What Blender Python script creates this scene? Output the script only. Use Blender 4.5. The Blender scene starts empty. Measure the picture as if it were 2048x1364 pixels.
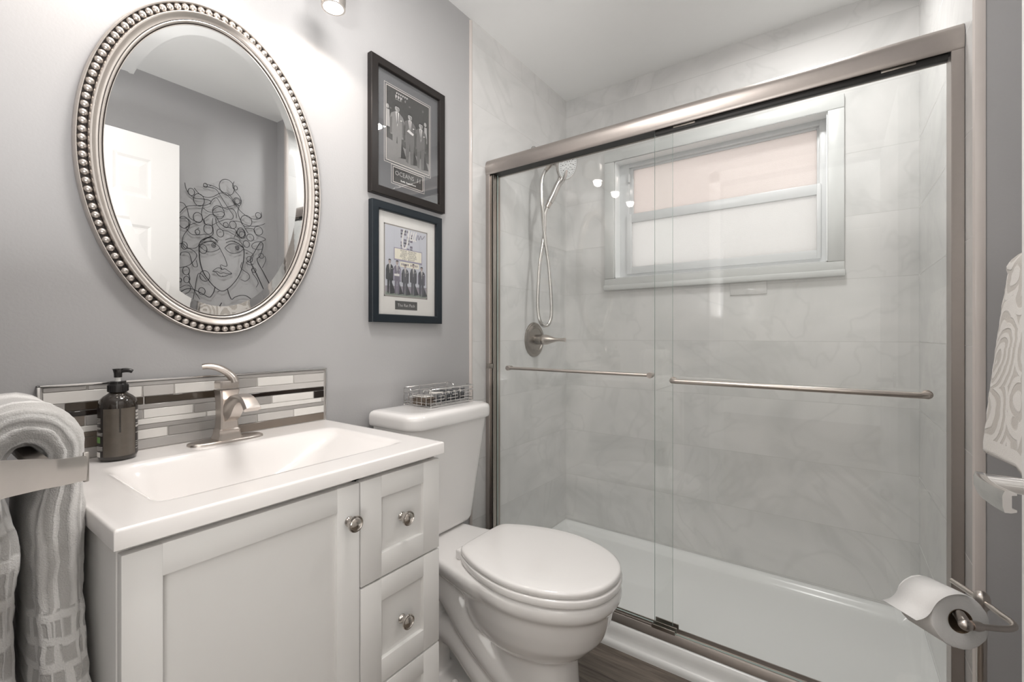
import bpy, bmesh, math, random
from mathutils import Vector, Matrix
random.seed(7)
SC = bpy.context.scene
COL = SC.collection
PI = math.pi

# ------------------------------------------------------------------ camera
cam_d = bpy.data.cameras.new('camera')
cam = bpy.data.objects.new('camera', cam_d)
COL.objects.link(cam)
cam_d.sensor_width = 36.0
cam_d.lens = 898.34 / 2048 * 36.0
cam_d.shift_y = -10.6 / 2048
cam_d.clip_start = 0.02
cam.location = (1.25, 0.0, 1.11)
cam.rotation_euler = (math.radians(90), 0, math.radians(35.623))
SC.camera = cam

# ------------------------------------------------------------------ view and sky
SC.view_settings.view_transform = 'Standard'
SC.view_settings.look = 'None'
SC.view_settings.gamma = 1.0
SC.view_settings.use_curve_mapping = False
SC.view_settings.exposure = 0.42
SC.cycles.use_denoising = True
SC.cycles.max_bounces = 12
SC.cycles.diffuse_bounces = 6
SC.cycles.glossy_bounces = 6
SC.cycles.transparent_max_bounces = 24
SC.cycles.transmission_bounces = 8
SC.cycles.caustics_reflective = False
SC.cycles.caustics_refractive = False
SC.cycles.sample_clamp_indirect = 6.0

world = bpy.data.worlds.new('sky')
SC.world = world
world.use_nodes = True
wn = world.node_tree.nodes
bg = wn['Background']
bg.inputs['Color'].default_value = (0.93, 0.97, 1.0, 1)
bg.inputs['Strength'].default_value = 2.5

def area_light(name, loc, rot, sx, sy, power, color=(1, 1, 1)):
    d = bpy.data.lights.new(name, 'AREA')
    d.shape = 'RECTANGLE'
    d.size, d.size_y = sx, sy
    d.energy = power
    d.color = color
    o = bpy.data.objects.new(name, d)
    o.location = loc
    o.rotation_euler = rot
    COL.objects.link(o)
    return o

# added fill: unseen lamps over bathroom and shower, upward lights bounced off both ceilings
area_light('bathroom_added_fill', (0.60, 0.62, 2.415), (0, 0, 0), 0.30, 0.30, 8.5, (1.0, 0.962, 0.93))
area_light('shower_added_fill', (1.15, 1.76, 2.425), (0, 0, 0), 0.15, 0.15, 6.2, (1.0, 0.985, 0.965))
area_light('bathroom_bounce_fill', (0.80, 0.12, 1.22), (math.radians(180), 0, 0), 0.25, 0.25, 9, (1.0, 0.985, 0.975))
area_light('hall_bounce_fill', (2.5, -1.7, 0.5), (math.radians(180), 0, 0), 0.5, 0.5, 90, (1.0, 0.985, 0.97))

# ------------------------------------------------------------------ mesh helpers
class MB:
    """collects geometry in world coordinates; build() links it as one mesh object"""
    def __init__(self):
        self.v, self.f, self.m = [], [], []
        self.uv = None

    def add(self, vs, fs, mi=0):
        n = len(self.v)
        self.v.extend([tuple(p) for p in vs])
        for q in fs:
            self.f.append(tuple(i + n for i in q))
            self.m.append(mi)
        return self

    def frombm(self, bm, mi=0, mat=None):
        bm.verts.ensure_lookup_table()
        bm.verts.index_update()
        vs = [(mat @ v.co) if mat else v.co.copy() for v in bm.verts]
        self.add(vs, [[v.index for v in f.verts] for f in bm.faces], mi)
        bm.free()
        return self

    def box(self, x0, y0, z0, x1, y1, z1, mi=0, bev=0.0, seg=2, mat=None):
        bm = bmesh.new()
        bmesh.ops.create_cube(bm, size=1.0)
        for v in bm.verts:
            v.co = Vector(((x0 + x1) / 2 + v.co.x * (x1 - x0), (y0 + y1) / 2 + v.co.y * (y1 - y0), (z0 + z1) / 2 + v.co.z * (z1 - z0)))
        if bev > 0:
            bmesh.ops.bevel(bm, geom=bm.edges[:], offset=bev, segments=seg, profile=0.5, affect='EDGES')
        return self.frombm(bm, mi, mat)

    def loft(self, rings, mi=0, cap0=True, cap1=True, closed=True):
        n = len(rings[0])
        vs = [p for r in rings for p in r]
        fs = []
        for i in range(len(rings) - 1):
            for j in range(n if closed else n - 1):
                k = (j + 1) % n
                fs.append((i * n + j, i * n + k, (i + 1) * n + k, (i + 1) * n + j))
        if closed and cap0:
            fs.append(tuple(reversed(range(n))))
        if closed and cap1:
            b = (len(rings) - 1) * n
            fs.append(tuple(b + j for j in range(n)))
        return self.add(vs, fs, mi)

    def tube(self, pts, r, n=10, mi=0, closed=False, cap=True):
        pts = [Vector(p) for p in pts]
        N = len(pts)
        rs = r if isinstance(r, (list, tuple)) else [r] * N
        rings = []
        prev = None
        for i, p in enumerate(pts):
            if closed:
                t = pts[(i + 1) % N] - pts[i - 1]
            else:
                t = pts[min(i + 1, N - 1)] - pts[max(i - 1, 0)]
            if t.length < 1e-9:
                t = Vector((0, 0, 1))
            t.normalize()
            if prev is None:
                u = t.cross(Vector((0, 0, 1)))
                if u.length < 1e-3:
                    u = t.cross(Vector((1, 0, 0)))
            else:
                u = prev - t * prev.dot(t)
            u.normalize()
            prev = u
            w = t.cross(u)
            rings.append([p + (u * math.cos(a) + w * math.sin(a)) * rs[i] for a in [2 * PI * k / n for k in range(n)]])
        if closed:
            rings.append(rings[0])
            return self.loft(rings, mi, False, False)
        return self.loft(rings, mi, cap, cap)

    def lathe(self, prof, o, axis=(0, 0, 1), n=32, mi=0):
        """prof: list of (radius, height along axis)"""
        o = Vector(o); ax = Vector(axis).normalized()
        u = ax.cross(Vector((0, 0, 1)))
        if u.length < 1e-3:
            u = Vector((1, 0, 0))
        u.normalize(); w = ax.cross(u)
        rings = []
        for r, h in prof:
            r = max(r, 1e-5)
            rings.append([o + ax * h + (u * math.cos(a) + w * math.sin(a)) * r for a in [2 * PI * k / n for k in range(n)]])
        return self.loft(rings, mi, True, True)

    def ell(self, c, r, n=12, m=8, mi=0, mat=None):
        rings = []
        for i in range(m + 1):
            t = PI * i / m
            s = max(math.sin(t), 1e-4)
            ring = [Vector((r[0] * s * math.cos(2 * PI * k / n), r[1] * s * math.sin(2 * PI * k / n), -r[2] * math.cos(t))) for k in range(n)]
            if mat:
                ring = [mat @ p for p in ring]
            rings.append([p + Vector(c) for p in ring])
        return self.loft(rings, mi, True, True)

    def prism(self, poly, axis, a, b, mi=0):
        """2-D polygon extruded along axis; poly coordinates are the other two axes in x,y,z order"""
        def mk(p, h):
            if axis == 'x': return (h, p[0], p[1])
            if axis == 'y': return (p[0], h, p[1])
            return (p[0], p[1], h)
        return self.loft([[mk(p, a) for p in poly], [mk(p, b) for p in poly]], mi)

    def poly(self, pts, mi=0):
        return self.add(pts, [tuple(range(len(pts)))], mi)

    def text(self, body, size, M, mi=0, align='CENTER', extrude=0.0, sx=1.0):
        cu = bpy.data.curves.new('t', 'FONT')
        cu.body = body; cu.size = size; cu.align_x = align; cu.align_y = 'CENTER'
        cu.extrude = extrude; cu.resolution_u = 2
        ob = bpy.data.objects.new('t', cu)
        COL.objects.link(ob)
        dg = bpy.context.evaluated_depsgraph_get()
        me = ob.evaluated_get(dg).to_mesh()
        S = Matrix.Diagonal((sx, 1, 1, 1))
        self.add([M @ (S @ v.co) for v in me.vertices], [tuple(p.vertices) for p in me.polygons], mi)
        ob.evaluated_get(dg).to_mesh_clear()
        bpy.data.objects.remove(ob); bpy.data.curves.remove(cu)
        return self

    def build(self, name, mats, parent=None, smooth=38, sub=0, flip=False):
        me = bpy.data.meshes.new(name)
        org = Vector(ORG.get(parent.name, (0, 0, 0))) if parent else Vector((0, 0, 0))
        me.from_pydata([Vector(p) - org for p in self.v], [], self.f)
        if not isinstance(mats, (list, tuple)):
            mats = [mats]
        for m in mats:
            me.materials.append(m)
        me.polygons.foreach_set('material_index', self.m)
        bm = bmesh.new(); bm.from_mesh(me)
        bmesh.ops.remove_doubles(bm, verts=bm.verts, dist=1e-7)
        if self.uv is None and not flip:
            bmesh.ops.recalc_face_normals(bm, faces=bm.faces)
        bm.to_mesh(me); bm.free()
        if smooth:
            me.shade_smooth()
            me.set_sharp_from_angle(angle=math.radians(smooth))
        me.update()
        o = bpy.data.objects.new(name, me)
        COL.objects.link(o)
        if parent:
            o.parent = parent
        ORG[o.name] = tuple(org)
        if sub:
            md = o.modifiers.new('smooth', 'SUBSURF'); md.levels = sub; md.render_levels = sub
        return o

ORG = {}

def tag(o, label, cat, group=None, kind=None):
    o['label'] = label
    o['category'] = cat
    if group: o['group'] = group
    if kind: o['kind'] = kind
    return o

def thing(name, loc, label, cat, group=None, kind=None):
    o = bpy.data.objects.new(name, None)
    COL.objects.link(o)
    o.location = loc
    o.empty_display_size = 0.05
    ORG[o.name] = tuple(loc)
    return tag(o, label, cat, group, kind)

def copy_tree(o, parent=None):
    c = o.copy(); COL.objects.link(c)
    if parent: c.parent = parent
    for ch in o.children:
        copy_tree(ch, c)
    return c

def smooth_path(pts, k=6, closed=False):
    P = [Vector(p) for p in pts]
    n = len(P)
    out = []
    rng = range(n) if closed else range(n - 1)
    for i in rng:
        if closed:
            a, b, c, d = P[i - 1], P[i], P[(i + 1) % n], P[(i + 2) % n]
        else:
            a, b, c, d = P[max(i - 1, 0)], P[i], P[i + 1], P[min(i + 2, n - 1)]
        for s in range(k):
            t = s / k
            out.append(0.5 * ((2 * b) + (c - a) * t + (2 * a - 5 * b + 4 * c - d) * t * t + (3 * b - a - 3 * c + d) * t ** 3))
    if not closed:
        out.append(P[-1])
    return out

def sstep(a, b, x):
    t = min(max((x - a) / (b - a), 0.0), 1.0)
    return t * t * (3 - 2 * t)

# ------------------------------------------------------------------ materials
def new_mat(name):
    m = bpy.data.materials.new(name); m.use_nodes = True
    nt = m.node_tree
    return m, nt, nt.nodes['Principled BSDF'], nt.nodes['Material Output']

def N(nt, t, **kw):
    n = nt.nodes.new(t)
    for k, v in kw.items():
        setattr(n, k, v)
    return n

def pmat(name, col, rough=0.5, metal=0.0, noise=0.0, nscale=30.0, bump=0.0, bscale=200.0, coat=0.0, emit=None, es=1.0, spec=0.5):
    """plain procedural surface: slight noise in colour, optional fine bump"""
    m, nt, p, out = new_mat(name)
    p.inputs['Roughness'].default_value = rough
    p.inputs['Metallic'].default_value = metal
    p.inputs['Specular IOR Level'].default_value = spec
    p.inputs['Coat Weight'].default_value = coat
    p.inputs['Coat Roughness'].default_value = 0.05
    g = N(nt, 'ShaderNodeNewGeometry')
    if noise > 0:
        nz = N(nt, 'ShaderNodeTexNoise'); nz.inputs['Scale'].default_value = nscale; nz.inputs['Detail'].default_value = 5
        nt.links.new(g.outputs['Position'], nz.inputs['Vector'])
        mx = N(nt, 'ShaderNodeMix', data_type='RGBA')
        mx.inputs['A'].default_value = tuple(c * (1 - noise) for c in col) + (1,)
        mx.inputs['B'].default_value = tuple(min(1, c * (1 + noise)) for c in col) + (1,)
        nt.links.new(nz.outputs['Fac'], mx.inputs['Factor'])
        nt.links.new(mx.outputs['Result'], p.inputs['Base Color'])
    else:
        p.inputs['Base Color'].default_value = tuple(col) + (1,)
    if bump > 0:
        nb = N(nt, 'ShaderNodeTexNoise'); nb.inputs['Scale'].default_value = bscale; nb.inputs['Detail'].default_value = 4
        nt.links.new(g.outputs['Position'], nb.inputs['Vector'])
        b = N(nt, 'ShaderNodeBump'); b.inputs['Strength'].default_value = bump; b.inputs['Distance'].default_value = 0.002
        nt.links.new(nb.outputs['Fac'], b.inputs['Height'])
        nt.links.new(b.outputs['Normal'], p.inputs['Normal'])
    if emit:
        p.inputs['Emission Color'].default_value = tuple(emit) + (1,)
        p.inputs['Emission Strength'].default_value = es
    return m

def glass_mat(name, tint=(0.990, 0.996, 0.993), f0=0.035, rough=0.0):
    """thin clear pane: Schlick mix of see-through and mirror"""
    m, nt, p, out = new_mat(name)
    nt.nodes.remove(p)
    tr = N(nt, 'ShaderNodeBsdfTransparent'); tr.inputs['Color'].default_value = tuple(tint) + (1,)
    gl = N(nt, 'ShaderNodeBsdfGlossy'); gl.inputs['Roughness'].default_value = rough
    gl.inputs['Color'].default_value = (1, 1, 1, 1)
    g = N(nt, 'ShaderNodeNewGeometry')
    d = N(nt, 'ShaderNodeVectorMath', operation='DOT_PRODUCT')
    nt.links.new(g.outputs['Incoming'], d.inputs[0]); nt.links.new(g.outputs['Normal'], d.inputs[1])
    ab = N(nt, 'ShaderNodeMath', operation='ABSOLUTE'); nt.links.new(d.outputs['Value'], ab.inputs[0])
    s = N(nt, 'ShaderNodeMath', operation='SUBTRACT'); s.inputs[0].default_value = 1.0; nt.links.new(ab.outputs[0], s.inputs[1])
    pw = N(nt, 'ShaderNodeMath', operation='POWER'); nt.links.new(s.outputs[0], pw.inputs[0]); pw.inputs[1].default_value = 5.0
    ma = N(nt, 'ShaderNodeMath', operation='MULTIPLY_ADD'); nt.links.new(pw.outputs[0], ma.inputs[0])
    ma.inputs[1].default_value = 1 - f0; ma.inputs[2].default_value = f0
    mx = N(nt, 'ShaderNodeMixShader')
    nt.links.new(ma.outputs[0], mx.inputs[0]); nt.links.new(tr.outputs[0], mx.inputs[1]); nt.links.new(gl.outputs[0], mx.inputs[2])
    nt.links.new(mx.outputs[0], out.inputs['Surface'])
    return m

def tile_mat(name, horiz, offs=(0.0, 0.0)):
    """large glossy stone-look porcelain tile, soft grey drifts, thin joints every 25.35 cm up the wall"""
    m, nt, p, out = new_mat(name)
    g = N(nt, 'ShaderNodeNewGeometry')
    sep = N(nt, 'ShaderNodeSeparateXYZ'); nt.links.new(g.outputs['Position'], sep.inputs[0])
    ax = N(nt, 'ShaderNodeMath', operation='ADD'); nt.links.new(sep.outputs[horiz], ax.inputs[0]); ax.inputs[1].default_value = offs[0]
    az = N(nt, 'ShaderNodeMath', operation='ADD'); nt.links.new(sep.outputs['Z'], az.inputs[0]); az.inputs[1].default_value = offs[1]
    cmb = N(nt, 'ShaderNodeCombineXYZ'); nt.links.new(ax.outputs[0], cmb.inputs['X']); nt.links.new(az.outputs[0], cmb.inputs['Y'])
    br = N(nt, 'ShaderNodeTexBrick'); br.offset = 0.5; br.squash = 1.0
    nt.links.new(cmb.outputs[0], br.inputs['Vector'])
    br.inputs['Scale'].default_value = 1.0; br.inputs['Brick Width'].default_value = 6.0; br.inputs['Row Height'].default_value = 0.2535
    br.inputs['Mortar Size'].default_value = 0.0013; br.inputs['Mortar Smooth'].default_value = 0.2; br.inputs['Bias'].default_value = 0.0
    br.inputs['Color1'].default_value = (0, 0, 0, 1); br.inputs['Color2'].default_value = (1, 1, 1, 1)
    # per-tile shift of the stone figure
    sc = N(nt, 'ShaderNodeVectorMath', operation='SCALE'); sc.inputs['Scale'].default_value = 2.7
    nt.links.new(br.outputs['Color'], sc.inputs[0])
    add = N(nt, 'ShaderNodeVectorMath', operation='ADD'); nt.links.new(g.outputs['Position'], add.inputs[0]); nt.links.new(sc.outputs[0], add.inputs[1])
    n1 = N(nt, 'ShaderNodeTexNoise'); n1.inputs['Scale'].default_value = 2.3; n1.inputs['Detail'].default_value = 7; n1.inputs['Roughness'].default_value = 0.55; n1.inputs['Distortion'].default_value = 1.6
    nt.links.new(add.outputs[0], n1.inputs['Vector'])
    r1 = N(nt, 'ShaderNodeValToRGB')
    e = r1.color_ramp.elements
    e[0].position = 0.30; e[0].color = (0.58, 0.58, 0.57, 1)
    e[1].position = 0.66; e[1].color = (0.71, 0.70, 0.69, 1)
    e2 = r1.color_ramp.elements.new(0.47); e2.color = (0.66, 0.655, 0.645, 1)
    nt.links.new(n1.outputs['Fac'], r1.inputs[0])
    n2 = N(nt, 'ShaderNodeTexNoise'); n2.inputs['Scale'].default_value = 1.25; n2.inputs['Detail'].default_value = 3; n2.inputs['Distortion'].default_value = 2.6
    nt.links.new(add.outputs[0], n2.inputs['Vector'])
    r2 = N(nt, 'ShaderNodeValToRGB')
    e = r2.color_ramp.elements
    e[0].position = 0.485; e[0].color = (0, 0, 0, 1); e[1].position = 0.53; e[1].color = (0, 0, 0, 1)
    e3 = r2.color_ramp.elements.new(0.507); e3.color = (0.30, 0.30, 0.30, 1)
    nt.links.new(n2.outputs['Fac'], r2.inputs[0])
    mv = N(nt, 'ShaderNodeMix', data_type='RGBA'); mv.inputs['B'].default_value = (0.54, 0.54, 0.53, 1)
    nt.links.new(r2.outputs[0], mv.inputs['Factor']); nt.links.new(r1.outputs[0], mv.inputs['A'])
    mg = N(nt, 'ShaderNodeMix', data_type='RGBA'); mg.inputs['B'].default_value = (0.545, 0.54, 0.525, 1)
    nt.links.new(br.outputs['Fac'], mg.inputs['Factor']); nt.links.new(mv.outputs['Result'], mg.inputs['A'])
    nt.links.new(mg.outputs['Result'], p.inputs['Base Color'])
    p.inputs['Roughness'].default_value = 0.13
    rr = N(nt, 'ShaderNodeMapRange'); rr.inputs['To Min'].default_value = 0.10; rr.inputs['To Max'].default_value = 0.7
    nt.links.new(br.outputs['Fac'], rr.inputs['Value']); nt.links.new(rr.outputs[0], p.inputs['Roughness'])
    b = N(nt, 'ShaderNodeBump'); b.invert = True; b.inputs['Strength'].default_value = 0.35; b.inputs['Distance'].default_value = 0.0008
    nt.links.new(br.outputs['Fac'], b.inputs['Height']); nt.links.new(b.outputs['Normal'], p.inputs['Normal'])
    return m

def wood_floor_mat():
    m, nt, p, out = new_mat('grey_brown_plank_floor')
    g = N(nt, 'ShaderNodeNewGeometry')
    br = N(nt, 'ShaderNodeTexBrick'); br.offset = 0.37
    nt.links.new(g.outputs['Position'], br.inputs['Vector'])
    br.inputs['Scale'].default_value = 1; br.inputs['Brick Width'].default_value = 1.22; br.inputs['Row Height'].default_value = 0.152
    br.inputs['Mortar Size'].default_value = 0.0011; br.inputs['Color1'].default_value = (0, 0, 0, 1); br.inputs['Color2'].default_value = (1, 1, 1, 1)
    mp = N(nt, 'ShaderNodeMapping'); mp.inputs['Scale'].default_value = (2.0, 26.0, 1)
    sc = N(nt, 'ShaderNodeVectorMath', operation='SCALE'); sc.inputs['Scale'].default_value = 1.3; nt.links.new(br.outputs['Color'], sc.inputs[0])
    ad = N(nt, 'ShaderNodeVectorMath', operation='ADD'); nt.links.new(g.outputs['Position'], ad.inputs[0]); nt.links.new(sc.outputs[0], ad.inputs[1])
    nt.links.new(ad.outputs[0], mp.inputs['Vector'])
    n1 = N(nt, 'ShaderNodeTexNoise'); n1.inputs['Scale'].default_value = 2.2; n1.inputs['Detail'].default_value = 9; n1.inputs['Roughness'].default_value = 0.65; n1.inputs['Distortion'].default_value = 0.7
    nt.links.new(mp.outputs[0], n1.inputs['Vector'])
    r = N(nt, 'ShaderNodeValToRGB'); e = r.color_ramp.elements
    e[0].position = 0.28; e[0].color = (0.055, 0.042, 0.032, 1); e[1].position = 0.72; e[1].color = (0.235, 0.195, 0.16, 1)
    nt.links.new(n1.outputs['Fac'], r.inputs[0])
    mg = N(nt, 'ShaderNodeMix', data_type='RGBA'); mg.inputs['B'].default_value = (0.04, 0.03, 0.025, 1)
    nt.links.new(br.outputs['Fac'], mg.inputs['Factor']); nt.links.new(r.outputs[0], mg.inputs['A'])
    nt.links.new(mg.outputs['Result'], p.inputs['Base Color'])
    p.inputs['Roughness'].default_value = 0.42
    b = N(nt, 'ShaderNodeBump'); b.inputs['Strength'].default_value = 0.25; b.inputs['Distance'].default_value = 0.001
    nt.links.new(n1.outputs['Fac'], b.inputs['Height']); nt.links.new(b.outputs['Normal'], p.inputs['Normal'])
    return m

def towel_mat(name, light, dark, style):
    """terry cloth: jacquard figure from the cloth's own UVs (metres), looped pile as bump"""
    m, nt, p, out = new_mat(name)
    uv = N(nt, 'ShaderNodeUVMap'); uv.uv_map = 'cloth'
    g = N(nt, 'ShaderNodeNewGeometry')
    sep = N(nt, 'ShaderNodeSeparateXYZ'); nt.links.new(uv.outputs[0], sep.inputs[0])
    mask = N(nt, 'ShaderNodeMix', data_type='FLOAT')
    if style == 'blocks':
        nz = N(nt, 'ShaderNodeTexNoise'); nz.inputs['Scale'].default_value = 9.0
        nt.links.new(uv.outputs[0], nz.inputs['Vector'])
        sc = N(nt, 'ShaderNodeVectorMath', operation='SCALE'); sc.inputs['Scale'].default_value = 0.022; nt.links.new(nz.outputs['Color'], sc.inputs[0])
        ad = N(nt, 'ShaderNodeVectorMath', operation='ADD'); nt.links.new(uv.outputs[0], ad.inputs[0]); nt.links.new(sc.outputs[0], ad.inputs[1])
        br = N(nt, 'ShaderNodeTexBrick'); br.offset = 0.5; br.squash = 0.55; br.squash_frequency = 3
        nt.links.new(ad.outputs[0], br.inputs['Vector'])
        br.inputs['Scale'].default_value = 1; br.inputs['Brick Width'].default_value = 0.034; br.inputs['Row Height'].default_value = 0.031
        br.inputs['Mortar Size'].default_value = 0.0070; br.inputs['Mortar Smooth'].default_value = 0.5
        # long vertical ribs above the bands
        wv = N(nt, 'ShaderNodeTexWave'); wv.wave_type = 'BANDS'; wv.bands_direction = 'X'
        wv.inputs['Scale'].default_value = 9.0; wv.inputs['Distortion'].default_value = 2.2; wv.inputs['Detail'].default_value = 1.5
        nt.links.new(uv.outputs[0], wv.inputs['Vector'])
        rw = N(nt, 'ShaderNodeMapRange'); rw.inputs['From Min'].default_value = 0.45; rw.inputs['From Max'].default_value = 0.95
        nt.links.new(wv.outputs['Fac'], rw.inputs['Value'])
        lt = N(nt, 'ShaderNodeMath', operation='LESS_THAN'); nt.links.new(sep.outputs['Y'], lt.inputs[0]); lt.inputs[1].default_value = 0.215
        nt.links.new(lt.outputs[0], mask.inputs['Factor'])
        nt.links.new(rw.outputs[0], mask.inputs['A']); nt.links.new(br.outputs['Fac'], mask.inputs['B'])
        pat = mask.outputs['Result']
    else:
        nz = N(nt, 'ShaderNodeTexNoise'); nz.inputs['Scale'].default_value = 7.0; nz.inputs['Detail'].default_value = 1
        nt.links.new(uv.outputs[0], nz.inputs['Vector'])
        sc = N(nt, 'ShaderNodeVectorMath', operation='SCALE'); sc.inputs['Scale'].default_value = 0.09; nt.links.new(nz.outputs['Color'], sc.inputs[0])
        ad = N(nt, 'ShaderNodeVectorMath', operation='ADD'); nt.links.new(uv.outputs[0], ad.inputs[0]); nt.links.new(sc.outputs[0], ad.inputs[1])
        vo = N(nt, 'ShaderNodeTexVoronoi'); vo.inputs['Scale'].default_value = 7.5
        nt.links.new(ad.outputs[0], vo.inputs['Vector'])
        mu = N(nt, 'ShaderNodeMath', operation='MULTIPLY'); nt.links.new(vo.outputs['Distance'], mu.inputs[0]); mu.inputs[1].default_value = 42.0
        sn = N(nt, 'ShaderNodeMath', operation='SINE'); nt.links.new(mu.outputs[0], sn.inputs[0])
        rw = N(nt, 'ShaderNodeMapRange'); rw.inputs['From Min'].default_value = -0.35; rw.inputs['From Max'].default_value = 0.25
        rw.inputs['To Min'].default_value = 0.0; rw.inputs['To Max'].default_value = 1.0
        nt.links.new(sn.outputs[0], rw.inputs['Value'])
        gt = N(nt, 'ShaderNodeMath', operation='LESS_THAN'); nt.links.new(sep.outputs['Y'], gt.inputs[0]); gt.inputs[1].default_value = 0.028
        nt.links.new(gt.outputs[0], mask.inputs['Factor']); nt.links.new(rw.outputs[0], mask.inputs['A']); mask.inputs['B'].default_value = 1.0
        pat = mask.outputs['Result']
    mx = N(nt, 'ShaderNodeMix', data_type='RGBA')
    mx.inputs['A'].default_value = tuple(dark) + (1,); mx.inputs['B'].default_value = tuple(light) + (1,)
    nt.links.new(pat, mx.inputs['Factor'])
    nt.links.new(mx.outputs['Result'], p.inputs['Base Color'])
    p.inputs['Roughness'].default_value = 0.95; p.inputs['Specular IOR Level'].default_value = 0.1
    p.inputs['Sheen Weight'].default_value = 0.4; p.inputs['Sheen Roughness'].default_value = 0.5
    lp = N(nt, 'ShaderNodeTexNoise'); lp.inputs['Scale'].default_value = 520.0; lp.inputs['Detail'].default_value = 2
    nt.links.new(g.outputs['Position'], lp.inputs['Vector'])
    b1 = N(nt, 'ShaderNodeBump'); b1.inputs['Strength'].default_value = 0.55; b1.inputs['Distance'].default_value = 0.0022
    nt.links.new(lp.outputs['Fac'], b1.inputs['Height'])
    b2 = N(nt, 'ShaderNodeBump'); b2.inputs['Strength'].default_value = 0.5; b2.inputs['Distance'].default_value = 0.003
    nt.links.new(pat, b2.inputs['Height']); nt.links.new(b1.outputs['Normal'], b2.inputs['Normal'])
    nt.links.new(b2.outputs['Normal'], p.inputs['Normal'])
    return m

M_WALL = pmat('grey_wall_paint', (0.402, 0.397, 0.400), 0.5, noise=0.02, nscale=6, bump=0.12, bscale=160)
M_CEIL = pmat('white_ceiling_paint', (0.80, 0.80, 0.79), 0.8, noise=0.01, bump=0.06, bscale=120)
M_HALL = pmat('hall_white_paint', (0.78, 0.77, 0.75), 0.7, noise=0.01)
M_TILE_L = tile_mat('stone_look_tile_side', 'Y', (0.15, -0.072 + 2.535))
M_TILE_B = tile_mat('stone_look_tile_back', 'X', (0.35, -0.072 + 2.535))
M_BULL = pmat('bullnose_trim_glaze', (0.60, 0.55, 0.52), 0.15, noise=0.05, nscale=9)
M_FLOOR = wood_floor_mat()
M_WHITE = pmat('white_lacquer', (0.70, 0.69, 0.675), 0.35, noise=0.01)
M_DOORW = pmat('white_door_paint', (0.74, 0.725, 0.71), 0.35, noise=0.01)
M_COUNTER = pmat('white_cultured_marble', (0.81, 0.785, 0.77), 0.16, noise=0.006, coat=0.3)
M_CERAMIC = pmat('white_vitreous_china', (0.80, 0.785, 0.775), 0.06, noise=0.005, coat=0.6)
M_SEAT = pmat('white_seat_plastic', (0.80, 0.785, 0.775), 0.045, noise=0.005, coat=0.3)
M_PAN = pmat('white_acrylic_pan', (0.76, 0.765, 0.76), 0.22, noise=0.01)
M_NICKEL = pmat('brushed_nickel', (0.60, 0.55, 0.51), 0.30, 1.0, noise=0.03, nscale=90)
M_NICKEL_F = pmat('frame_brushed_nickel', (0.43, 0.39, 0.365), 0.40, 1.0, noise=0.03, nscale=90)
M_NICKEL_D = pmat('dark_brushed_nickel', (0.36, 0.33, 0.30), 0.28, 1.0, noise=0.03, nscale=90)
M_HOLDER = pmat('satin_grey_nickel', (0.50, 0.475, 0.45), 0.34, 1.0, noise=0.03, nscale=90)
M_CHROME = pmat('satin_chrome', (0.70, 0.69, 0.68), 0.14, 1.0, noise=0.01)
M_KNOB = pmat('polished_nickel', (0.58, 0.54, 0.50), 0.14, 1.0, noise=0.02)
M_SILVER = pmat('aged_silver_leaf', (0.56, 0.52, 0.485), 0.32, 0.9, noise=0.06, nscale=60)
M_SILVER_DK = pmat('dark_antique_wash', (0.022, 0.015, 0.012), 0.6, 0.0, noise=0.2, nscale=50)
M_BLACK = pmat('black_plastic', (0.012, 0.011, 0.011), 0.25, noise=0.05)
M_BLACKGAP = pmat('black_header_gap', (0.012, 0.011, 0.010), 0.5, noise=0.1)  # black for the shaded header gap and the rails in it
M_BOTTLE = pmat('dark_amber_plastic', (0.020, 0.015, 0.011), 0.10, noise=0.1, nscale=20, coat=0.4)
M_LABELBACK = pmat('bottle_label_back', (0.105, 0.090, 0.074), 0.22, noise=0.16, nscale=70)
M_LABELBLK = pmat('bottle_label_black', (0.02, 0.016, 0.014), 0.3, noise=0.05)
M_LABELWHT = pmat('label_print_white', (0.75, 0.73, 0.70), 0.5, noise=0.02)
M_LABELGRN = pmat('label_print_green', (0.16, 0.34, 0.10), 0.5, noise=0.02)
M_PUMPW = pmat('white_pump_stem', (0.8, 0.8, 0.78), 0.3, noise=0.01)
M_MIRROR = pmat('mirror_silvering', (0.90, 0.91, 0.91), 0.0, 1.0)
M_FRAMEBLK = pmat('black_frame_lacquer', (0.014, 0.011, 0.010), 0.38, noise=0.1, spec=0.25)
M_FRAMEBLU = pmat('teal_reflection_frame_lacquer', (0.010, 0.015, 0.020), 0.34, noise=0.1, spec=0.3)  # blue tint in the black stands for a teal reflection
M_GLASS = glass_mat('clear_shower_glass')
M_PGLASS = glass_mat('picture_glass', (0.99, 0.99, 0.99), 0.05)
M_GEDGE = pmat('green_glass_edge', (0.42, 0.52, 0.48), 0.1, noise=0.02)
M_TRIMW = pmat('window_casing_stone', (0.62, 0.63, 0.62), 0.3, noise=0.04, nscale=8)
M_SASH = pmat('white_vinyl_sash', (0.66, 0.67, 0.675), 0.3, noise=0.01)
M_REVEAL = pmat('white_reveal_with_glow', (0.88, 0.89, 0.89), 0.5, noise=0.01)  # white raised above the casing to carry the glow off the panes
M_PAPER = pmat('toilet_tissue', (0.80, 0.79, 0.78), 0.95, noise=0.02, bump=0.25, bscale=300)
M_CARD = pmat('cardboard_tube', (0.20, 0.14, 0.09), 0.9, noise=0.1)
M_BIN = pmat('dark_grey_bin_plastic', (0.045, 0.043, 0.05), 0.35, noise=0.05)
M_WIRE = pmat('black_wire', (0.012, 0.012, 0.014), 0.4, noise=0.05)
M_SHADE = pmat('lamp_cup_nickel', (0.55, 0.52, 0.49), 0.3, 1.0, noise=0.02)
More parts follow.
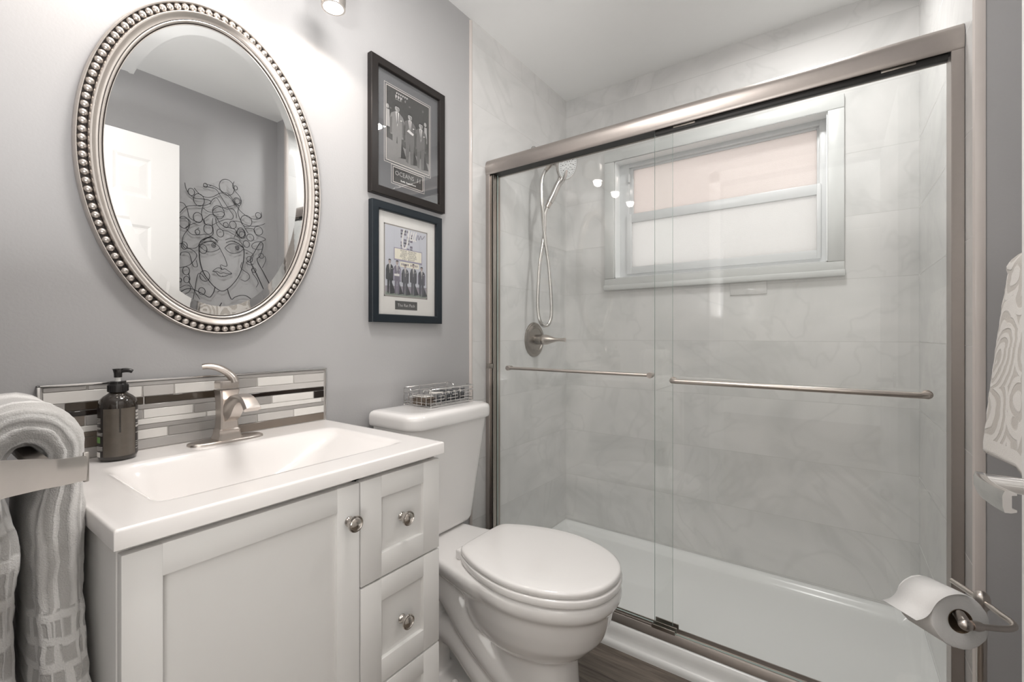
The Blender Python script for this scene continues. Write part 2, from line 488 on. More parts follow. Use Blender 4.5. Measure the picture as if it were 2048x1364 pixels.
M_BULB = pmat('lit_bulb', (1, 1, 1), 0.5, emit=(1.0, 0.93, 0.86), es=14.0)
M_LAMPDISC = pmat('added_lamp_diffuser', (1, 1, 1), 0.5, emit=(1.0, 0.97, 0.93), es=2.2)  # glowing disc of the added fill lamps
M_SACHW = pmat('white_sachet_foil', (0.62, 0.60, 0.57), 0.4, noise=0.05, nscale=80)
M_SACHB = pmat('black_sachet_foil', (0.025, 0.026, 0.03), 0.35, noise=0.2, nscale=150)
M_SACHK = pmat('kraft_sachet_paper', (0.33, 0.27, 0.225), 0.8, noise=0.12, nscale=90)
M_HEADFACE = pmat('spray_face_plastic', (0.74, 0.75, 0.75), 0.3, noise=0.01)
M_NOZZLE = pmat('grey_rubber_nozzle', (0.12, 0.12, 0.12), 0.6, noise=0.05)
# ================================================================== SETTING
XR = 1.615      # painted right wall
XT = 1.512      # tiled right wall of the shower
YE = 1.434      # where the tile begins
YB = 2.268      # tiled window wall
ZC = 2.449
YF = 0.02       # inner face of the doorway wall

def struct(name, mb, mats, label, cat='wall', smooth=38, parent=None):
    o = mb.build(name, mats, parent, smooth)
    if parent is None:
        tag(o, label, cat, kind='structure')
    return o

struct('floor', MB().box(-0.1, -4.0, -0.05, 3.4, 2.4, 0.0), M_FLOOR, 'grey-brown wood-look plank floor', 'floor')
struct('ceiling', MB().box(-0.12, -4.1, ZC, 3.5, 2.5, ZC + 0.08), M_CEIL, 'plain white painted ceiling', 'ceiling')
struct('wall_left', MB().box(-0.12, -0.1, 0, 0.0, 2.4, ZC), M_WALL, 'grey painted wall behind mirror, vanity and toilet')
# left tiled end of the shower with its bullnose edge
o = struct('wall_shower_left', MB().box(0.0, YE + 0.013, 0.0, 0.006, YB, ZC, bev=0.0), M_TILE_L, 'stone-look tiled shower end wall with the valve')
b = MB().prism([(0.0, YE), (0.003, YE), (0.0065, YE + 0.004), (0.008, YE + 0.010), (0.0065, YE + 0.014), (0.0, YE + 0.014)], 'z', 0.0, ZC - 0.008)
struct('trim_1', b, M_BULL, 'pinkish bullnose trim strip at left tile edge', 'trim')

# window wall with its opening
OX0, OX1, OZ0, OZ1 = 0.300, 1.229, 1.413, 2.034
mb = MB()
for a in ((-0.12, 0, OX0, ZC), (OX1, 0, 1.72, ZC), (OX0, 0, OX1, OZ0), (OX0, OZ1, OX1, ZC)):
    mb.box(a[0], YB, a[1], a[2], YB + 0.13, a[3])
struct('wall_back', mb, M_TILE_B, 'stone-look tiled shower wall with the window')
struct('trim_4', MB().box(0.862, YB - 0.004, 1.295, 1.01, YB + 0.002, 1.368, bev=0.0015), M_TILE_B, 'small rectangular tile patch just below the window', 'trim')

# right end: thick wall, tiled inside the shower, painted towards the room
mb = MB().box(XT + 0.006, YE, 0, 1.73, YB + 0.13, ZC)
struct('wall_right_return', mb, M_WALL, 'grey painted return of the wall beside the shower')
struct('wall_shower_right', MB().box(XT - 0.001, YE + 0.013, 0.0, XT + 0.007, YB, ZC), M_TILE_L, 'stone-look tiled shower end wall at the right')
b = MB().prism([(XT + 0.014, YE - 0.002), (XT + 0.004, YE - 0.003), (XT - 0.003, YE), (XT - 0.006, YE + 0.006), (XT - 0.004, YE + 0.014), (XT + 0.014, YE + 0.014)], 'z', 0.0, ZC)
struct('trim_2', b, M_BULL, 'pinkish bullnose trim strip at right tile edge', 'trim')
struct('wall_right', MB().box(XR, -0.1, 0, XR + 0.115, YE, ZC), M_WALL, 'grey painted wall behind the open door')

# doorway wall behind the camera (camera stands in the opening)
mb = MB().box(0.0, YF - 0.12, 0, 0.66, YF, ZC).box(0.66, YF - 0.12, 2.09, 1.55, YF, ZC).box(1.55, YF - 0.12, 0, XR, YF, ZC)
struct('wall_front', mb, M_WALL, 'grey painted wall with the doorway')
mb = MB().box(0.60, YF, 0, 0.665, YF + 0.012, 2.15, bev=0.003).box(0.60, YF, 2.085, XR - 0.005, YF + 0.012, 2.15, bev=0.003)
struct('trim_3', mb, M_DOORW, 'white casing around the doorway', 'trim')
# hall
struct('wall_hall_left', MB().box(-0.2, -4.0, 0, -0.12, -0.1, ZC), M_HALL, 'white hall wall, left')
struct('wall_hall_right', MB().box(3.4, -4.0, 0, 3.5, -0.1, ZC), M_HALL, 'white hall wall, right')
struct('wall_hall_front', MB().box(-0.12, -0.102, 0, 0.66, -0.10, ZC).box(1.55, -0.12, 0, 3.4, -0.10, ZC), M_HALL, 'white hall face of the doorway wall')
struct('wall_hall_back', MB().box(-0.2, -4.1, 0, 3.5, -4.0, ZC), M_HALL, 'white hall wall opposite the bathroom')

# fixtures for the added fill lamps overhead, out of view
def added_ceiling_lamp(loc, r, label, sq=False):
    t = thing('added_ceiling_lamp', loc, label, 'lamp')
    MB().lathe([(r + 0.012, 0.0), (r + 0.012, -0.022), (r, -0.028), (r - 0.004, -0.018), (r - 0.004, 0.0)], loc, n=40).build('lamp_rim', M_NICKEL, t)
    MB().lathe([(r - 0.006, -0.004), (r - 0.006, -0.012), (0.0, -0.014)], loc, n=40).build('diffuser', M_LAMPDISC, t)
added_ceiling_lamp((0.60, 0.62, ZC), 0.18, 'round flat ceiling lamp added as fill light for the bathroom')
added_ceiling_lamp((1.15, 1.76, ZC), 0.085, 'small round ceiling lamp added as fill light over the shower')

# ---------------------------------------------------------------- shower window
def frosted(name, col):
    m, nt, p, out = new_mat(name)
    nt.nodes.remove(p)
    g = N(nt, 'ShaderNodeNewGeometry')
    nz = N(nt, 'ShaderNodeTexNoise'); nz.inputs['Scale'].default_value = 420; nz.inputs['Detail'].default_value = 3
    nt.links.new(g.outputs['Position'], nz.inputs['Vector'])
    bp = N(nt, 'ShaderNodeBump'); bp.inputs['Strength'].default_value = 0.6; bp.inputs['Distance'].default_value = 0.002
    nt.links.new(nz.outputs['Fac'], bp.inputs['Height'])
    mx0 = N(nt, 'ShaderNodeMix', data_type='RGBA'); nt.links.new(nz.outputs['Fac'], mx0.inputs['Factor'])
    mx0.inputs['A'].default_value = tuple(c * 0.93 for c in col) + (1,); mx0.inputs['B'].default_value = tuple(min(1, c * 1.05) for c in col) + (1,)
    tl = N(nt, 'ShaderNodeBsdfTranslucent'); nt.links.new(mx0.outputs['Result'], tl.inputs['Color'])
    df = N(nt, 'ShaderNodeBsdfDiffuse'); nt.links.new(mx0.outputs['Result'], df.inputs['Color'])
    gl = N(nt, 'ShaderNodeBsdfGlossy'); gl.inputs['Roughness'].default_value = 0.35
    for s in (tl, df, gl): nt.links.new(bp.outputs['Normal'], s.inputs['Normal'])
    a = N(nt, 'ShaderNodeMixShader'); a.inputs[0].default_value = 0.3; nt.links.new(tl.outputs[0], a.inputs[1]); nt.links.new(df.outputs[0], a.inputs[2])
    c = N(nt, 'ShaderNodeMixShader'); c.inputs[0].default_value = 0.05; nt.links.new(a.outputs[0], c.inputs[1]); nt.links.new(gl.outputs[0], c.inputs[2])
    nt.links.new(c.outputs[0], out.inputs['Surface'])
    return m
M_FROST_U = frosted('obscured_glass_warm', (0.66, 0.60, 0.57))
M_FROST_L = frosted('obscured_glass_pale', (0.66, 0.635, 0.615))
win = thing('window_1', (0.765, YB, OZ0), 'white window with two obscured panes in the shower wall', 'window', kind='structure')
mb = MB()
CX0, CX1, CZ0, CZ1 = 0.247, 1.285, 1.363, 2.090
for a in ((CX0, CZ0, CX1, OZ0), (CX0, OZ1, CX1, CZ1), (CX0, OZ0, OX0, OZ1), (OX1, OZ0, CX1, OZ1)):
    mb.box(a[0], YB - 0.016, a[1], a[2], YB + 0.002, a[3], bev=0.004)
mb.box(CX0 - 0.006, YB - 0.020, CZ0 - 0.012, CX1 + 0.004, YB + 0.002, CZ0 + 0.016, bev=0.006)
mb.build('casing', M_TRIMW, win)
mb = MB()   # reveals lining the opening
mb.box(OX0 - 0.004, YB, OZ0 - 0.004, OX0 + 0.004, YB + 0.13, OZ1).box(OX1 - 0.004, YB, OZ0, OX1 + 0.004, YB + 0.13, OZ1)
mb.box(OX0, YB - 0.010, OZ1 - 0.0006, OX1, YB + 0.13, OZ1 + 0.004).box(OX0, YB, OZ0 - 0.004, OX1, YB + 0.13, OZ0 + 0.006)
mb.build('reveal', M_REVEAL, win)
mb = MB()
y0, y1 = YB + 0.062, YB + 0.112
mb.box(OX0, y0, OZ0, OX0 + 0.055, y1, OZ1, bev=0.003).box(OX1 - 0.030, y0, OZ0, OX1, y1, OZ1, bev=0.003)
mb.box(OX0 + 0.054, y0, OZ0, OX1 - 0.029, y1 - 0.001, OZ0 + 0.040, bev=0.001).box(OX0 + 0.054, y0, OZ1 - 0.022, OX1 - 0.029, y1 - 0.001, OZ1, bev=0.001)
mb.build('window_frame', M_SASH, win)
def sash(z0, z1, gz0, gz1, yo, mat):
    s = MB()
    sx0, sx1 = 0.345, 1.206
    gx0, gx1 = 0.372, 1.190
    for a in ((sx0, z0, gx0, z1), (gx1, z0, sx1, z1), (gx0 - 0.001, z0, gx1 + 0.001, gz0), (gx0 - 0.001, gz1, gx1 + 0.001, z1)):
        s.box(a[0], YB + yo, a[1], a[2], YB + yo + 0.026, a[3], bev=0.0025)
    so = s.build('sash', M_SASH, win)
    MB().box(gx0 - 0.003, YB + yo + 0.010, gz0 - 0.003, gx1 + 0.003, YB + yo + 0.016, gz1 + 0.003).build('pane', mat, so)
sash(1.735, 2.030, 1.766, 2.002, 0.078, M_FROST_U)
sash(1.440, 1.760, 1.477, 1.713, 0.052, M_FROST_L)
MB().box(0.352, YB + 0.050, 1.93, 0.362, YB + 0.066, 1.975, bev=0.002).build('latch', M_SASH, win)

# ---------------------------------------------------------------- open white panel door at the right
DX0, DX1, DY0, DY1, DZ1 = 1.449, 1.484, 0.05, 0.862, 2.066
door = thing('door_1', (1.466, DY0, 0.01), 'white panelled door standing open against the right wall', 'door', kind='structure')
mb = MB()
mb.box(DX0 + 0.006, DY0, 0.01, DX1 - 0.006, DY1, DZ1)
cols = [(DY0 + 0.115, DY0 + 0.355), (DY1 - 0.355, DY1 - 0.115)]
rows = [(0.22, 0.80), (0.93, 1.635), (1.765, 1.955)]
ys = [DY0, cols[0][0], cols[0][1], cols[1][0], cols[1][1], DY1]
for (xa, xb) in ((DX0, DX0 + 0.007), (DX1 - 0.007, DX1)):
    for a, c in ((0, 1), (2, 3), (4, 5)):
        mb.box(xa, ys[a], 0.01, xb, ys[c], DZ1)
    for za, zb in ((0.01, rows[0][0]), (rows[0][1], rows[1][0]), (rows[1][1], rows[2][0]), (rows[2][1], DZ1)):
        for c in cols:
            mb.box(xa, c[0], za, xb, c[1], zb)
mb.build('door_slab', M_DOORW, door, smooth=0)
for c in cols:
    for r in rows:
        p = MB()
        def ring(d, x): return [(x, c[0] + d, r[0] + d), (x, c[1] - d, r[0] + d), (x, c[1] - d, r[1] - d), (x, c[0] + d, r[1] - d)]
        p.loft([ring(0.0, DX0), ring(0.012, DX0 + 0.0055), ring(0.02, DX0 + 0.0055), ring(0.045, DX0 + 0.002)], 0, False, True)
        p.build('door_panel', M_DOORW, door, smooth=0)
lev = MB()
LY, LZ = 0.775, 0.9335
lev.lathe([(0.0, 0), (0.030, 0.0), (0.030, 0.004), (0.027, 0.008), (0.012, 0.010)], (DX0, LY, LZ), (-1, 0, 0), 28)
lev.lathe([(0.0095, 0.006), (0.0095, 0.050), (0.0112, 0.052), (0.0112, 0.058)], (DX0, LY, LZ), (-1, 0, 0), 24)
hd = lev.build('door_rosette', M_CHROME, door)
# curved flat lever with rolled lips
sec = []
path = [(1.3970, 0.790, 0.934), (1.3935, 0.774, 0.934), (1.3915, 0.752, 0.934), (1.3910, 0.730, 0.935), (1.3925, 0.708, 0.936), (1.3945, 0.690, 0.937), (1.3970, 0.676, 0.938)]
path = smooth_path(path, 6)
lv = MB(); rings = []
for i, q in enumerate(path):
    t = (path[min(i + 1, len(path) - 1)] - path[max(i - 1, 0)]).normalized()
    nrm = t.cross(Vector((0, 0, 1))).normalized()
    up = Vector((0, 0, 1))
    h = 0.0094 * (0.75 + 0.25 * sstep(0, 0.25, i / len(path))) + 0.002 * i / len(path)
    w = 0.0032
    prof = [(-w, h), (w * 0.6, h), (w * 1.9, h * 0.86), (w * 1.9, h * 0.66), (w * 0.7, h * 0.6), (w * 0.7, -h * 0.6), (w * 1.9, -h * 0.66), (w * 1.9, -h * 0.86), (w * 0.6, -h), (-w, -h), (-w * 1.5, -h * 0.5), (-w * 1.6, h * 0.5)]
    rings.append([q + nrm * (-a) + up * c for a, c in prof])
lv.loft(rings)
lv.build('door_lever', M_CHROME, door, smooth=30)
# ================================================================== VANITY
VX = 0.467
van = thing('vanity_cabinet', (0.23, 0.475, 0.0), 'white shaker vanity cabinet with one door and three drawers', 'cabinet')
mb = MB()
mb.box(0.0, 0.180, 0.09, VX, 0.198, 0.829, bev=0.001)
mb.box(0.0, 0.752, 0.09, VX, 0.770, 0.829, bev=0.001)
mb.box(0.0, 0.198, 0.09, VX - 0.001, 0.752, 0.108)
mb.box(0.003, 0.198, 0.108, 0.012, 0.752, 0.829)
mb.box(VX - 0.02, 0.198, 0.795, VX - 0.001, 0.752, 0.829)
mb.box(VX - 0.03, 0.543, 0.108, VX - 0.001, 0.560, 0.82)
for z in (0.605, 0.383): mb.box(VX - 0.03, 0.56, z - 0.006, VX - 0.001, 0.752, z + 0.006)
mb.box(0.05, 0.19, 0.0, VX - 0.06, 0.76, 0.09)
mb.build('body', M_WHITE, van)

def shaker(y0, y1, z0, z1, stl, str_, rt, rb, d=0.018):
    m = MB()
    x0, x1 = VX, VX + d
    b = 0.0016
    m.box(x0, y0, z0, x1, y0 + stl, z1, bev=b).box(x0, y1 - str_, z0, x1, y1, z1, bev=b)
    m.box(x0, y0 + stl - 0.001, z1 - rt, x1 - 0.0003, y1 - str_ + 0.001, z1, bev=b)
    m.box(x0, y0 + stl - 0.001, z0, x1 - 0.0003, y1 - str_ + 0.001, z0 + rb, bev=b)
    m.box(x0, y0 + stl - 0.004, z0 + rb - 0.004, x1 - 0.009, y1 - str_ + 0.004, z1 - rt + 0.004)
    return m
def knob(y, z, parent, x=VX + 0.018):
    MB().lathe([(0.0, 0.0), (0.0092, 0.0), (0.0098, 0.002), (0.0085, 0.0045), (0.0062, 0.008), (0.0062, 0.013), (0.0095, 0.017), (0.0150, 0.0195), (0.0160, 0.022), (0.0152, 0.0245), (0.0132, 0.0248), (0.0125, 0.0240), (0.010, 0.0262), (0.0, 0.0285)], (x, y, z), (1, 0, 0), 28).build('knob', M_KNOB, parent)
d = shaker(0.1815, 0.5485, 0.112, 0.8185, 0.046, 0.049, 0.046, 0.05).build('cabinet_door', M_WHITE, van)
knob(0.524, 0.750, d)
for k, (z0, z1, kz) in enumerate(((0.6075, 0.8185, 0.713), (0.3855, 0.6035, 0.488), (0.112, 0.3815, 0.247))):
    dr = shaker(0.5515, 0.7695, z0, z1, 0.051, 0.050, 0.046, 0.050).build('drawer', M_WHITE, van)
    knob(0.6625, kz, dr, VX + 0.009)

# one-piece worktop with the rectangular basin
TX, TY0, TY1, TZ0, TZ = 0.494, 0.172, 0.777, 0.8305, 0.8575
BX0, BX1, BY0, BY1 = 0.120, 0.420, 0.233, 0.722
def basin(x, y):
    sx0 = sstep(0, 1, (x - BX0) / 0.060); sx1 = sstep(0, 1, (BX1 - x) / 0.045)
    a = min(max((y - BY0) / 0.085, 0), 1); c = min(max((BY1 - y) / 0.225, 0), 1)
    sa = a * a * (3 - 2 * a); scc = c ** 0.85
    e = sstep(0.0, 0.06, c)
    return -0.100 * min(sx0, 1) * min(sx1, 1) * sa * scc * e
top = thing('washbasin', (0.25, 0.475, TZ0), 'glossy white one-piece sink top with a sloped rectangular basin', 'sink')
mb = MB()
nx, ny = 74, 110
xs = [0.0 + TX * i / nx for i in range(nx + 1)]
ys = [TY0 + (TY1 - TY0) * j / ny for j in range(ny + 1)]
def edge_round(x, y):
    e = min(TX - x, y - TY0, TY1 - y)
    r = 0.004
    return -(r - math.sqrt(max(r * r - (r - e) ** 2, 0))) if e < r else 0.0
def snap(a, lo, hi, lead):
    return a
rows = []
yy = [TY0, TY0 + 0.0012, TY0 + 0.004] + [y for y in ys if TY0 + 0.006 < y < TY1 - 0.006] + [TY1 - 0.004, TY1 - 0.0012, TY1]
xx = [x for x in xs if x < TX - 0.006] + [TX - 0.004, TX - 0.0012, TX]
vs = [(x, y, TZ + basin(x, y) + edge_round(x, y)) for y in yy for x in xx]
n = len(xx); k = len(yy)
fs = [(j * n + i, j * n + i + 1, (j + 1) * n + i + 1, (j + 1) * n + i) for j in range(k - 1) for i in range(n - 1)]
border = [i for i in range(n)] + [j * n + n - 1 for j in range(1, k)] + [(k - 1) * n + i for i in range(n - 2, -1, -1)] + [j * n for j in range(k - 2, 0, -1)]
base = len(vs)
vs += [(vs[i][0], vs[i][1], TZ0 + 0.002) for i in border]
L = len(border)
fs += [(border[i], base + i, base + (i + 1) % L, border[(i + 1) % L]) for i in range(L)]
# underside: flat rim and a basin belly
vs2 = [(x, y, TZ0 + min(0.0, TZ + basin(x, y) - TZ0 - 0.006)) for y in yy for x in xx]
b2 = len(vs)
vs += vs2
fs += [(b2 + j * n + i, b2 + (j + 1) * n + i, b2 + (j + 1) * n + i + 1, b2 + j * n + i + 1) for j in range(k - 1) for i in range(n - 1)]
fs += [(base + i, b2 + border[i], b2 + border[(i + 1) % L], base + (i + 1) % L) for i in range(L)]
mb.add(vs, fs)
mb.build('basin_top', M_COUNTER, top, smooth=50)
MB().lathe([(0.0, 0.0), (0.021, 0.0), (0.021, 0.003), (0.016, 0.005), (0.012, 0.004), (0.0, 0.006)], (0.235, 0.43, 0.762), n=24).build('drain', M_CHROME, top)

# mosaic backsplash
def mosaic(col, rough=0.12):
    return pmat('glass_mosaic', col, rough, noise=0.06, nscale=35, coat=0.3)
MC = {'w': mosaic((0.72, 0.70, 0.67)), 'l': mosaic((0.52, 0.50, 0.48)), 'g': mosaic((0.34, 0.325, 0.31), 0.2), 'm': mosaic((0.40, 0.385, 0.37), 0.25), 'b': mosaic((0.045, 0.034, 0.024), 0.12), 'k': mosaic((0.015, 0.010, 0.008), 0.08), 't': mosaic((0.17, 0.14, 0.115), 0.15)}
keys = list(MC)
bs = thing('backsplash', (0.004, 0.472, TZ), 'low mosaic glass backsplash strip behind the faucet', 'backsplash')
mb = MB()
M_GROUT = pmat('pale_grout', (0.46, 0.44, 0.42), 0.8, noise=0.05)
mb.box(0.0, 0.172, TZ, 0.0065, 0.772, 1.012, mi=len(keys))
R = [(0.9995, 1.0085), (0.9755, 0.9985), (0.9585, 0.9745), (0.9475, 0.9575), (0.9265, 0.9465), (0.9135, 0.9255), (0.9030, 0.9125), (0.8815, 0.9020), (0.8600, 0.8805)]
T = [
 [('g', .177, .240), ('m', .242, .52), ('g', .522, .766)],
 [('w', .177, .330), ('l', .332, .389), ('w', .391, .520), ('g', .522, .573), ('w', .575, .672), ('l', .674, .766)],
 [('g', .177, .206), ('b', .208, .333), ('b', .335, .488), ('l', .490, .766)],
 [('k', .177, .268), ('g', .270, .486), ('k', .488, .766)],
 [('t', .177, .237), ('g', .239, .331), ('w', .333, .428), ('g', .430, .612), ('w', .614, .732), ('k', .734, .766)],
 [('w', .177, .280), ('w', .282, .455), ('w', .457, .758), ('l', .760, .766)],
 [('t', .177, .260), ('g', .262, .766)],
 [('t', .177, .262), ('g', .264, .318), ('w', .320, .377), ('g', .379, .573), ('l', .575, .672), ('w', .674, .766)],
 [('l', .177, .300), ('m', .302, .505), ('t', .507, .766)]]
for (z0, z1), row in zip(R, T):
    for c, a, e in row:
        mb.box(0.004, a + 0.0004, z0, 0.0085, e - 0.0004, z1, mi=keys.index(c), bev=0.0008, seg=1)
mb.build('mosaic', [MC[c] for c in keys] + [M_GROUT], bs)
t = MB()
t.box(0.0, 0.169, TZ, 0.0105, 0.1745, 1.0135, bev=0.001).box(0.0, 0.169, 1.0095, 0.0105, 0.7725, 1.0135, bev=0.001).box(0.0, 0.7695, TZ, 0.0105, 0.7725, 1.0135, bev=0.001)
t.build('edge_strip', M_CHROME, bs)

# faucet
fx, fy = 0.062, 0.479
fc = thing('faucet', (fx, fy, TZ), 'brushed nickel single-lever faucet on a long base plate', 'faucet')
mb = MB()
def plate(z, d, r=0.02):
    pts = []
    for i in range(40):
        a = 2 * PI * i / 40
        ca, sa = math.cos(a), math.sin(a)
        pts.append((fx + (0.029 - d) * (abs(ca) ** 0.55) * (1 if ca >= 0 else -1), fy + (0.080 - d) * (abs(sa) ** 0.75) * (1 if sa >= 0 else -1), z))
    return pts
mb.loft([plate(TZ, 0), plate(TZ + 0.004, 0), plate(TZ + 0.006, 0.002), plate(TZ + 0.007, 0.006)])
mb.build('base_plate', M_NICKEL, fc, smooth=50)
def sq(z, h, c=0.18):
    p = []
    for sx, sy in ((1, -1), (1, 1), (-1, 1), (-1, -1)):
        q = h * c
        if sx * sy > 0: p += [(fx + sx * h, fy + sy * (h - q), z), (fx + sx * (h - q), fy + sy * h, z)]
        else: p += [(fx + sx * (h - q), fy + sy * h, z), (fx + sx * h, fy + sy * (h - q), z)]
    return p
mb = MB()
z0 = TZ + 0.006
mb.loft([sq(z0, 0.026), sq(z0 + 0.004, 0.0258), sq(z0 + 0.010, 0.0235), sq(z0 + 0.018, 0.0222), sq(z0 + 0.021, 0.0226), sq(z0 + 0.023, 0.0222), sq(z0 + 0.026, 0.0195), sq(z0 + 0.050, 0.0183), sq(z0 + 0.085, 0.0186), sq(z0 + 0.108, 0.0198), sq(z0 + 0.116, 0.0215), sq(z0 + 0.118, 0.0215)])
mb.build('faucet_body', M_NICKEL, fc, smooth=28)
# spout: broad flat waterfall arm
sp = MB()
c = smooth_path([(fx + 0.006, fy, 0.930), (fx + 0.030, fy, 0.938), (fx + 0.055, fy, 0.956), (fx + 0.080, fy, 0.966), (fx + 0.104, fy, 0.965), (fx + 0.122, fy, 0.954), (fx + 0.130, fy, 0.945)], 5)
rings = []
for i, q in enumerate(c):
    s = i / (len(c) - 1)
    t = (c[min(i + 1, len(c) - 1)] - c[max(i - 1, 0)]).normalized()
    nr = Vector((-t.z, 0, t.x))
    hw = 0.0150 + 0.003 * sstep(0.4, 1, s); ht = 0.019 * (1 - sstep(0.0, 0.65, s)) + 0.0075
    rr = 0.35
    pr = [(hw, -ht * rr), (hw, ht * rr), (hw * 0.8, ht * 0.92), (hw * 0.3, ht), (-hw * 0.3, ht), (-hw * 0.8, ht * 0.92), (-hw, ht * rr), (-hw, -ht * rr), (-hw * 0.8, -ht), (hw * 0.8, -ht)]
    rings.append([q + Vector((0, 1, 0)) * a + nr * b for a, b in pr])
sp.loft(rings)
sp.build('spout', M_NICKEL, fc, smooth=40)
hd = MB()
z1 = z0 + 0.121
hd.loft([sq(z1, 0.0205), sq(z1 + 0.015, 0.0205), sq(z1 + 0.018, 0.0190), sq(z1 + 0.020, 0.012)])
c = smooth_path([(fx + 0.012, fy + 0.012, z1 + 0.014), (fx + 0.010, fy + 0.008, z1 + 0.026), (fx + 0.004, fy - 0.004, z1 + 0.040), (fx - 0.003, fy - 0.020, z1 + 0.050), (fx - 0.009, fy - 0.036, z1 + 0.054), (fx - 0.013, fy - 0.047, z1 + 0.053)], 5)
rings = []
for i, q in enumerate(c):
    s = i / (len(c) - 1)
    t = (c[min(i + 1, len(c) - 1)] - c[max(i - 1, 0)]).normalized()
    side = Vector((t.y, -t.x, 0)).normalized() if abs(t.x) + abs(t.y) > 1e-4 else Vector((1, 0, 0))
    nr = t.cross(side).normalized()
    hw = 0.0150 - 0.002 * math.sin(PI * min(s * 1.1, 1)); ht = 0.0105 * (1 - 0.40 * s)
    rings.append([q + side * hw * math.cos(a) + nr * ht * math.sin(a) for a in [2 * PI * k / 14 for k in range(14)]])
hd.loft(rings)
hd.build('faucet_lever', M_NICKEL, fc, smooth=35)

# soap bottle
bx, by = 0.053, 0.279
sb = thing('soap_dispenser', (bx, by, TZ), 'dark brown soap bottle with a black pump at the left of the sink', 'soap bottle')
mb = MB()
prof = [(0.0, 0.0), (0.0265, 0.0), (0.0302, 0.004), (0.0315, 0.010), (0.0315, 0.110), (0.0308, 0.117), (0.0285, 0.1235), (0.0235, 0.129), (0.0165, 0.134), (0.0135, 0.137), (0.0135, 0.141)]
mb.lathe(prof, (bx, by, TZ), n=48)
mb.build('bottle', M_BOTTLE, sb, smooth=50)
def wrap(a0, a1, z0, z1, r, m, mi):
    n = max(2, int((a1 - a0) / 4))
    vs, fs = [], []
    for i in range(n + 1):
        a = math.radians(a0 + (a1 - a0) * i / n)
        for z in (z0, z1): vs.append((bx + r * math.cos(a), by + r * math.sin(a), TZ + z))
    for i in range(n): fs.append((2 * i, 2 * i + 2, 2 * i + 3, 2 * i + 1))
    m.add(vs, fs, mi)
lab = MB()   # angles: 0 = +x; the camera looks from about -13 degrees
wrap(-58, -10, 0.010, 0.106, 0.03175, lab, 0)
wrap(-5, 44, 0.010, 0.106, 0.03175, lab, 0)
wrap(-10, -5, 0.010, 0.058, 0.03170, lab, 0)
wrap(-112, -58, 0.010, 0.108, 0.03177, lab, 1)
wrap(44, 100, 0.010, 0.108, 0.03177, lab, 1)
for z, h in ((0.086, 0.0010), (0.083, 0.0009), (0.080, 0.0009), (0.077, 0.0009), (0.068, 0.0009), (0.066, 0.0008), (0.055, 0.0008)):
    wrap(-100, -68, z, z + h, 0.03190, lab, 2)
for z in (0.058, 0.0555, 0.053, 0.0300, 0.0278, 0.0256, 0.0234):
    wrap(-100, -60, z, z + 0.0008, 0.03190, lab, 2)
wrap(-100, -70, 0.038, 0.050, 0.03190, lab, 3)
wrap(-100, -70, 0.010, 0.020, 0.03190, lab, 2)
for z, h in ((0.094, 0.005), (0.087, 0.005), (0.080, 0.005), (0.071, 0.0015), (0.064, 0.004), (0.052, 0.0012), (0.034, 0.0010), (0.030, 0.0010), (0.026, 0.0010), (0.020, 0.0010)):
    for q in (47, 54, 61, 68, 75): wrap(q, q + 4.5, z, z + h, 0.03190, lab, 2)
lab.build('label', [M_LABELBACK, M_LABELBLK, M_LABELWHT, M_LABELGRN], sb, smooth=60, flip=True)
mb = MB().lathe([(0.0145, 0.137), (0.0165, 0.138), (0.0165, 0.152), (0.0155, 0.154), (0.0130, 0.154), (0.0130, 0.159), (0.0, 0.159)], (bx, by, TZ), n=36)
for i in range(24):
    a = 2 * PI * i / 24
    mb.box(-0.0006, 0.0160, 0.139, 0.0006, 0.0171, 0.151, mat=Matrix.Translation((bx, by, TZ)) @ Matrix.Rotation(a, 4, 'Z'))
mb.build('collar', M_BLACK, sb)
MB().lathe([(0.0, 0.157), (0.0048, 0.157), (0.0048, 0.170), (0.0, 0.170)], (bx, by, TZ), n=16).build('pump_stem', M_PUMPW, sb)
mb = MB().lathe([(0.0, 0.167), (0.0065, 0.167), (0.0068, 0.176), (0.0085, 0.183), (0.0098, 0.1845), (0.0, 0.1855)], (bx, by, TZ), n=24)
pp = smooth_path([(bx, by, TZ + 0.1795), (bx + 0.005, by + 0.009, TZ + 0.181), (bx + 0.009, by + 0.016, TZ + 0.1805), (bx + 0.011, by + 0.021, TZ + 0.178)], 4)
mb.tube(pp, [0.0052 - 0.0016 * i / len(pp) for i in range(len(pp))], 10)
mb.build('pump_head', M_BLACK, sb)
# outline of the wire face, metres on the right wall (y, z)
ART_THICK = [[(1.0,1.609),(1.002,1.547),(1.009,1.498),(1.023,1.455),(1.045,1.42),(1.076,1.384),(1.113,1.363),(1.149,1.384),(1.182,1.424),(1.207,1.469),(1.222,1.518),(1.23,1.573),(1.229,1.62),(1.207,1.643),(1.176,1.656)],[(1.0,1.609),(1.014,1.636),(1.048,1.658),(1.067,1.658),(1.093,1.637)],[(1.079,1.385),(1.073,1.358),(1.062,1.335),(1.049,1.324),(1.02,1.339),(0.993,1.353),(0.961,1.365),(0.934,1.357),(0.909,1.336)],[(1.142,1.38),(1.149,1.351),(1.164,1.32),(1.182,1.334),(1.213,1.346),(1.244,1.345),(1.27,1.328)],[(1.037,1.286),(1.043,1.269),(1.034,1.257),(0.993,1.274),(0.955,1.3)],[(1.099,1.271),(1.112,1.297)],[(1.167,1.272),(1.176,1.258),(1.219,1.28),(1.257,1.293),(1.289,1.294)],[(1.342,1.394),(1.302,1.48),(1.266,1.558),(1.289,1.609),(1.319,1.668),(1.329,1.677),(1.339,1.665),(1.335,1.636),(1.322,1.593),(1.305,1.563),(1.342,1.495),(1.376,1.432)]]
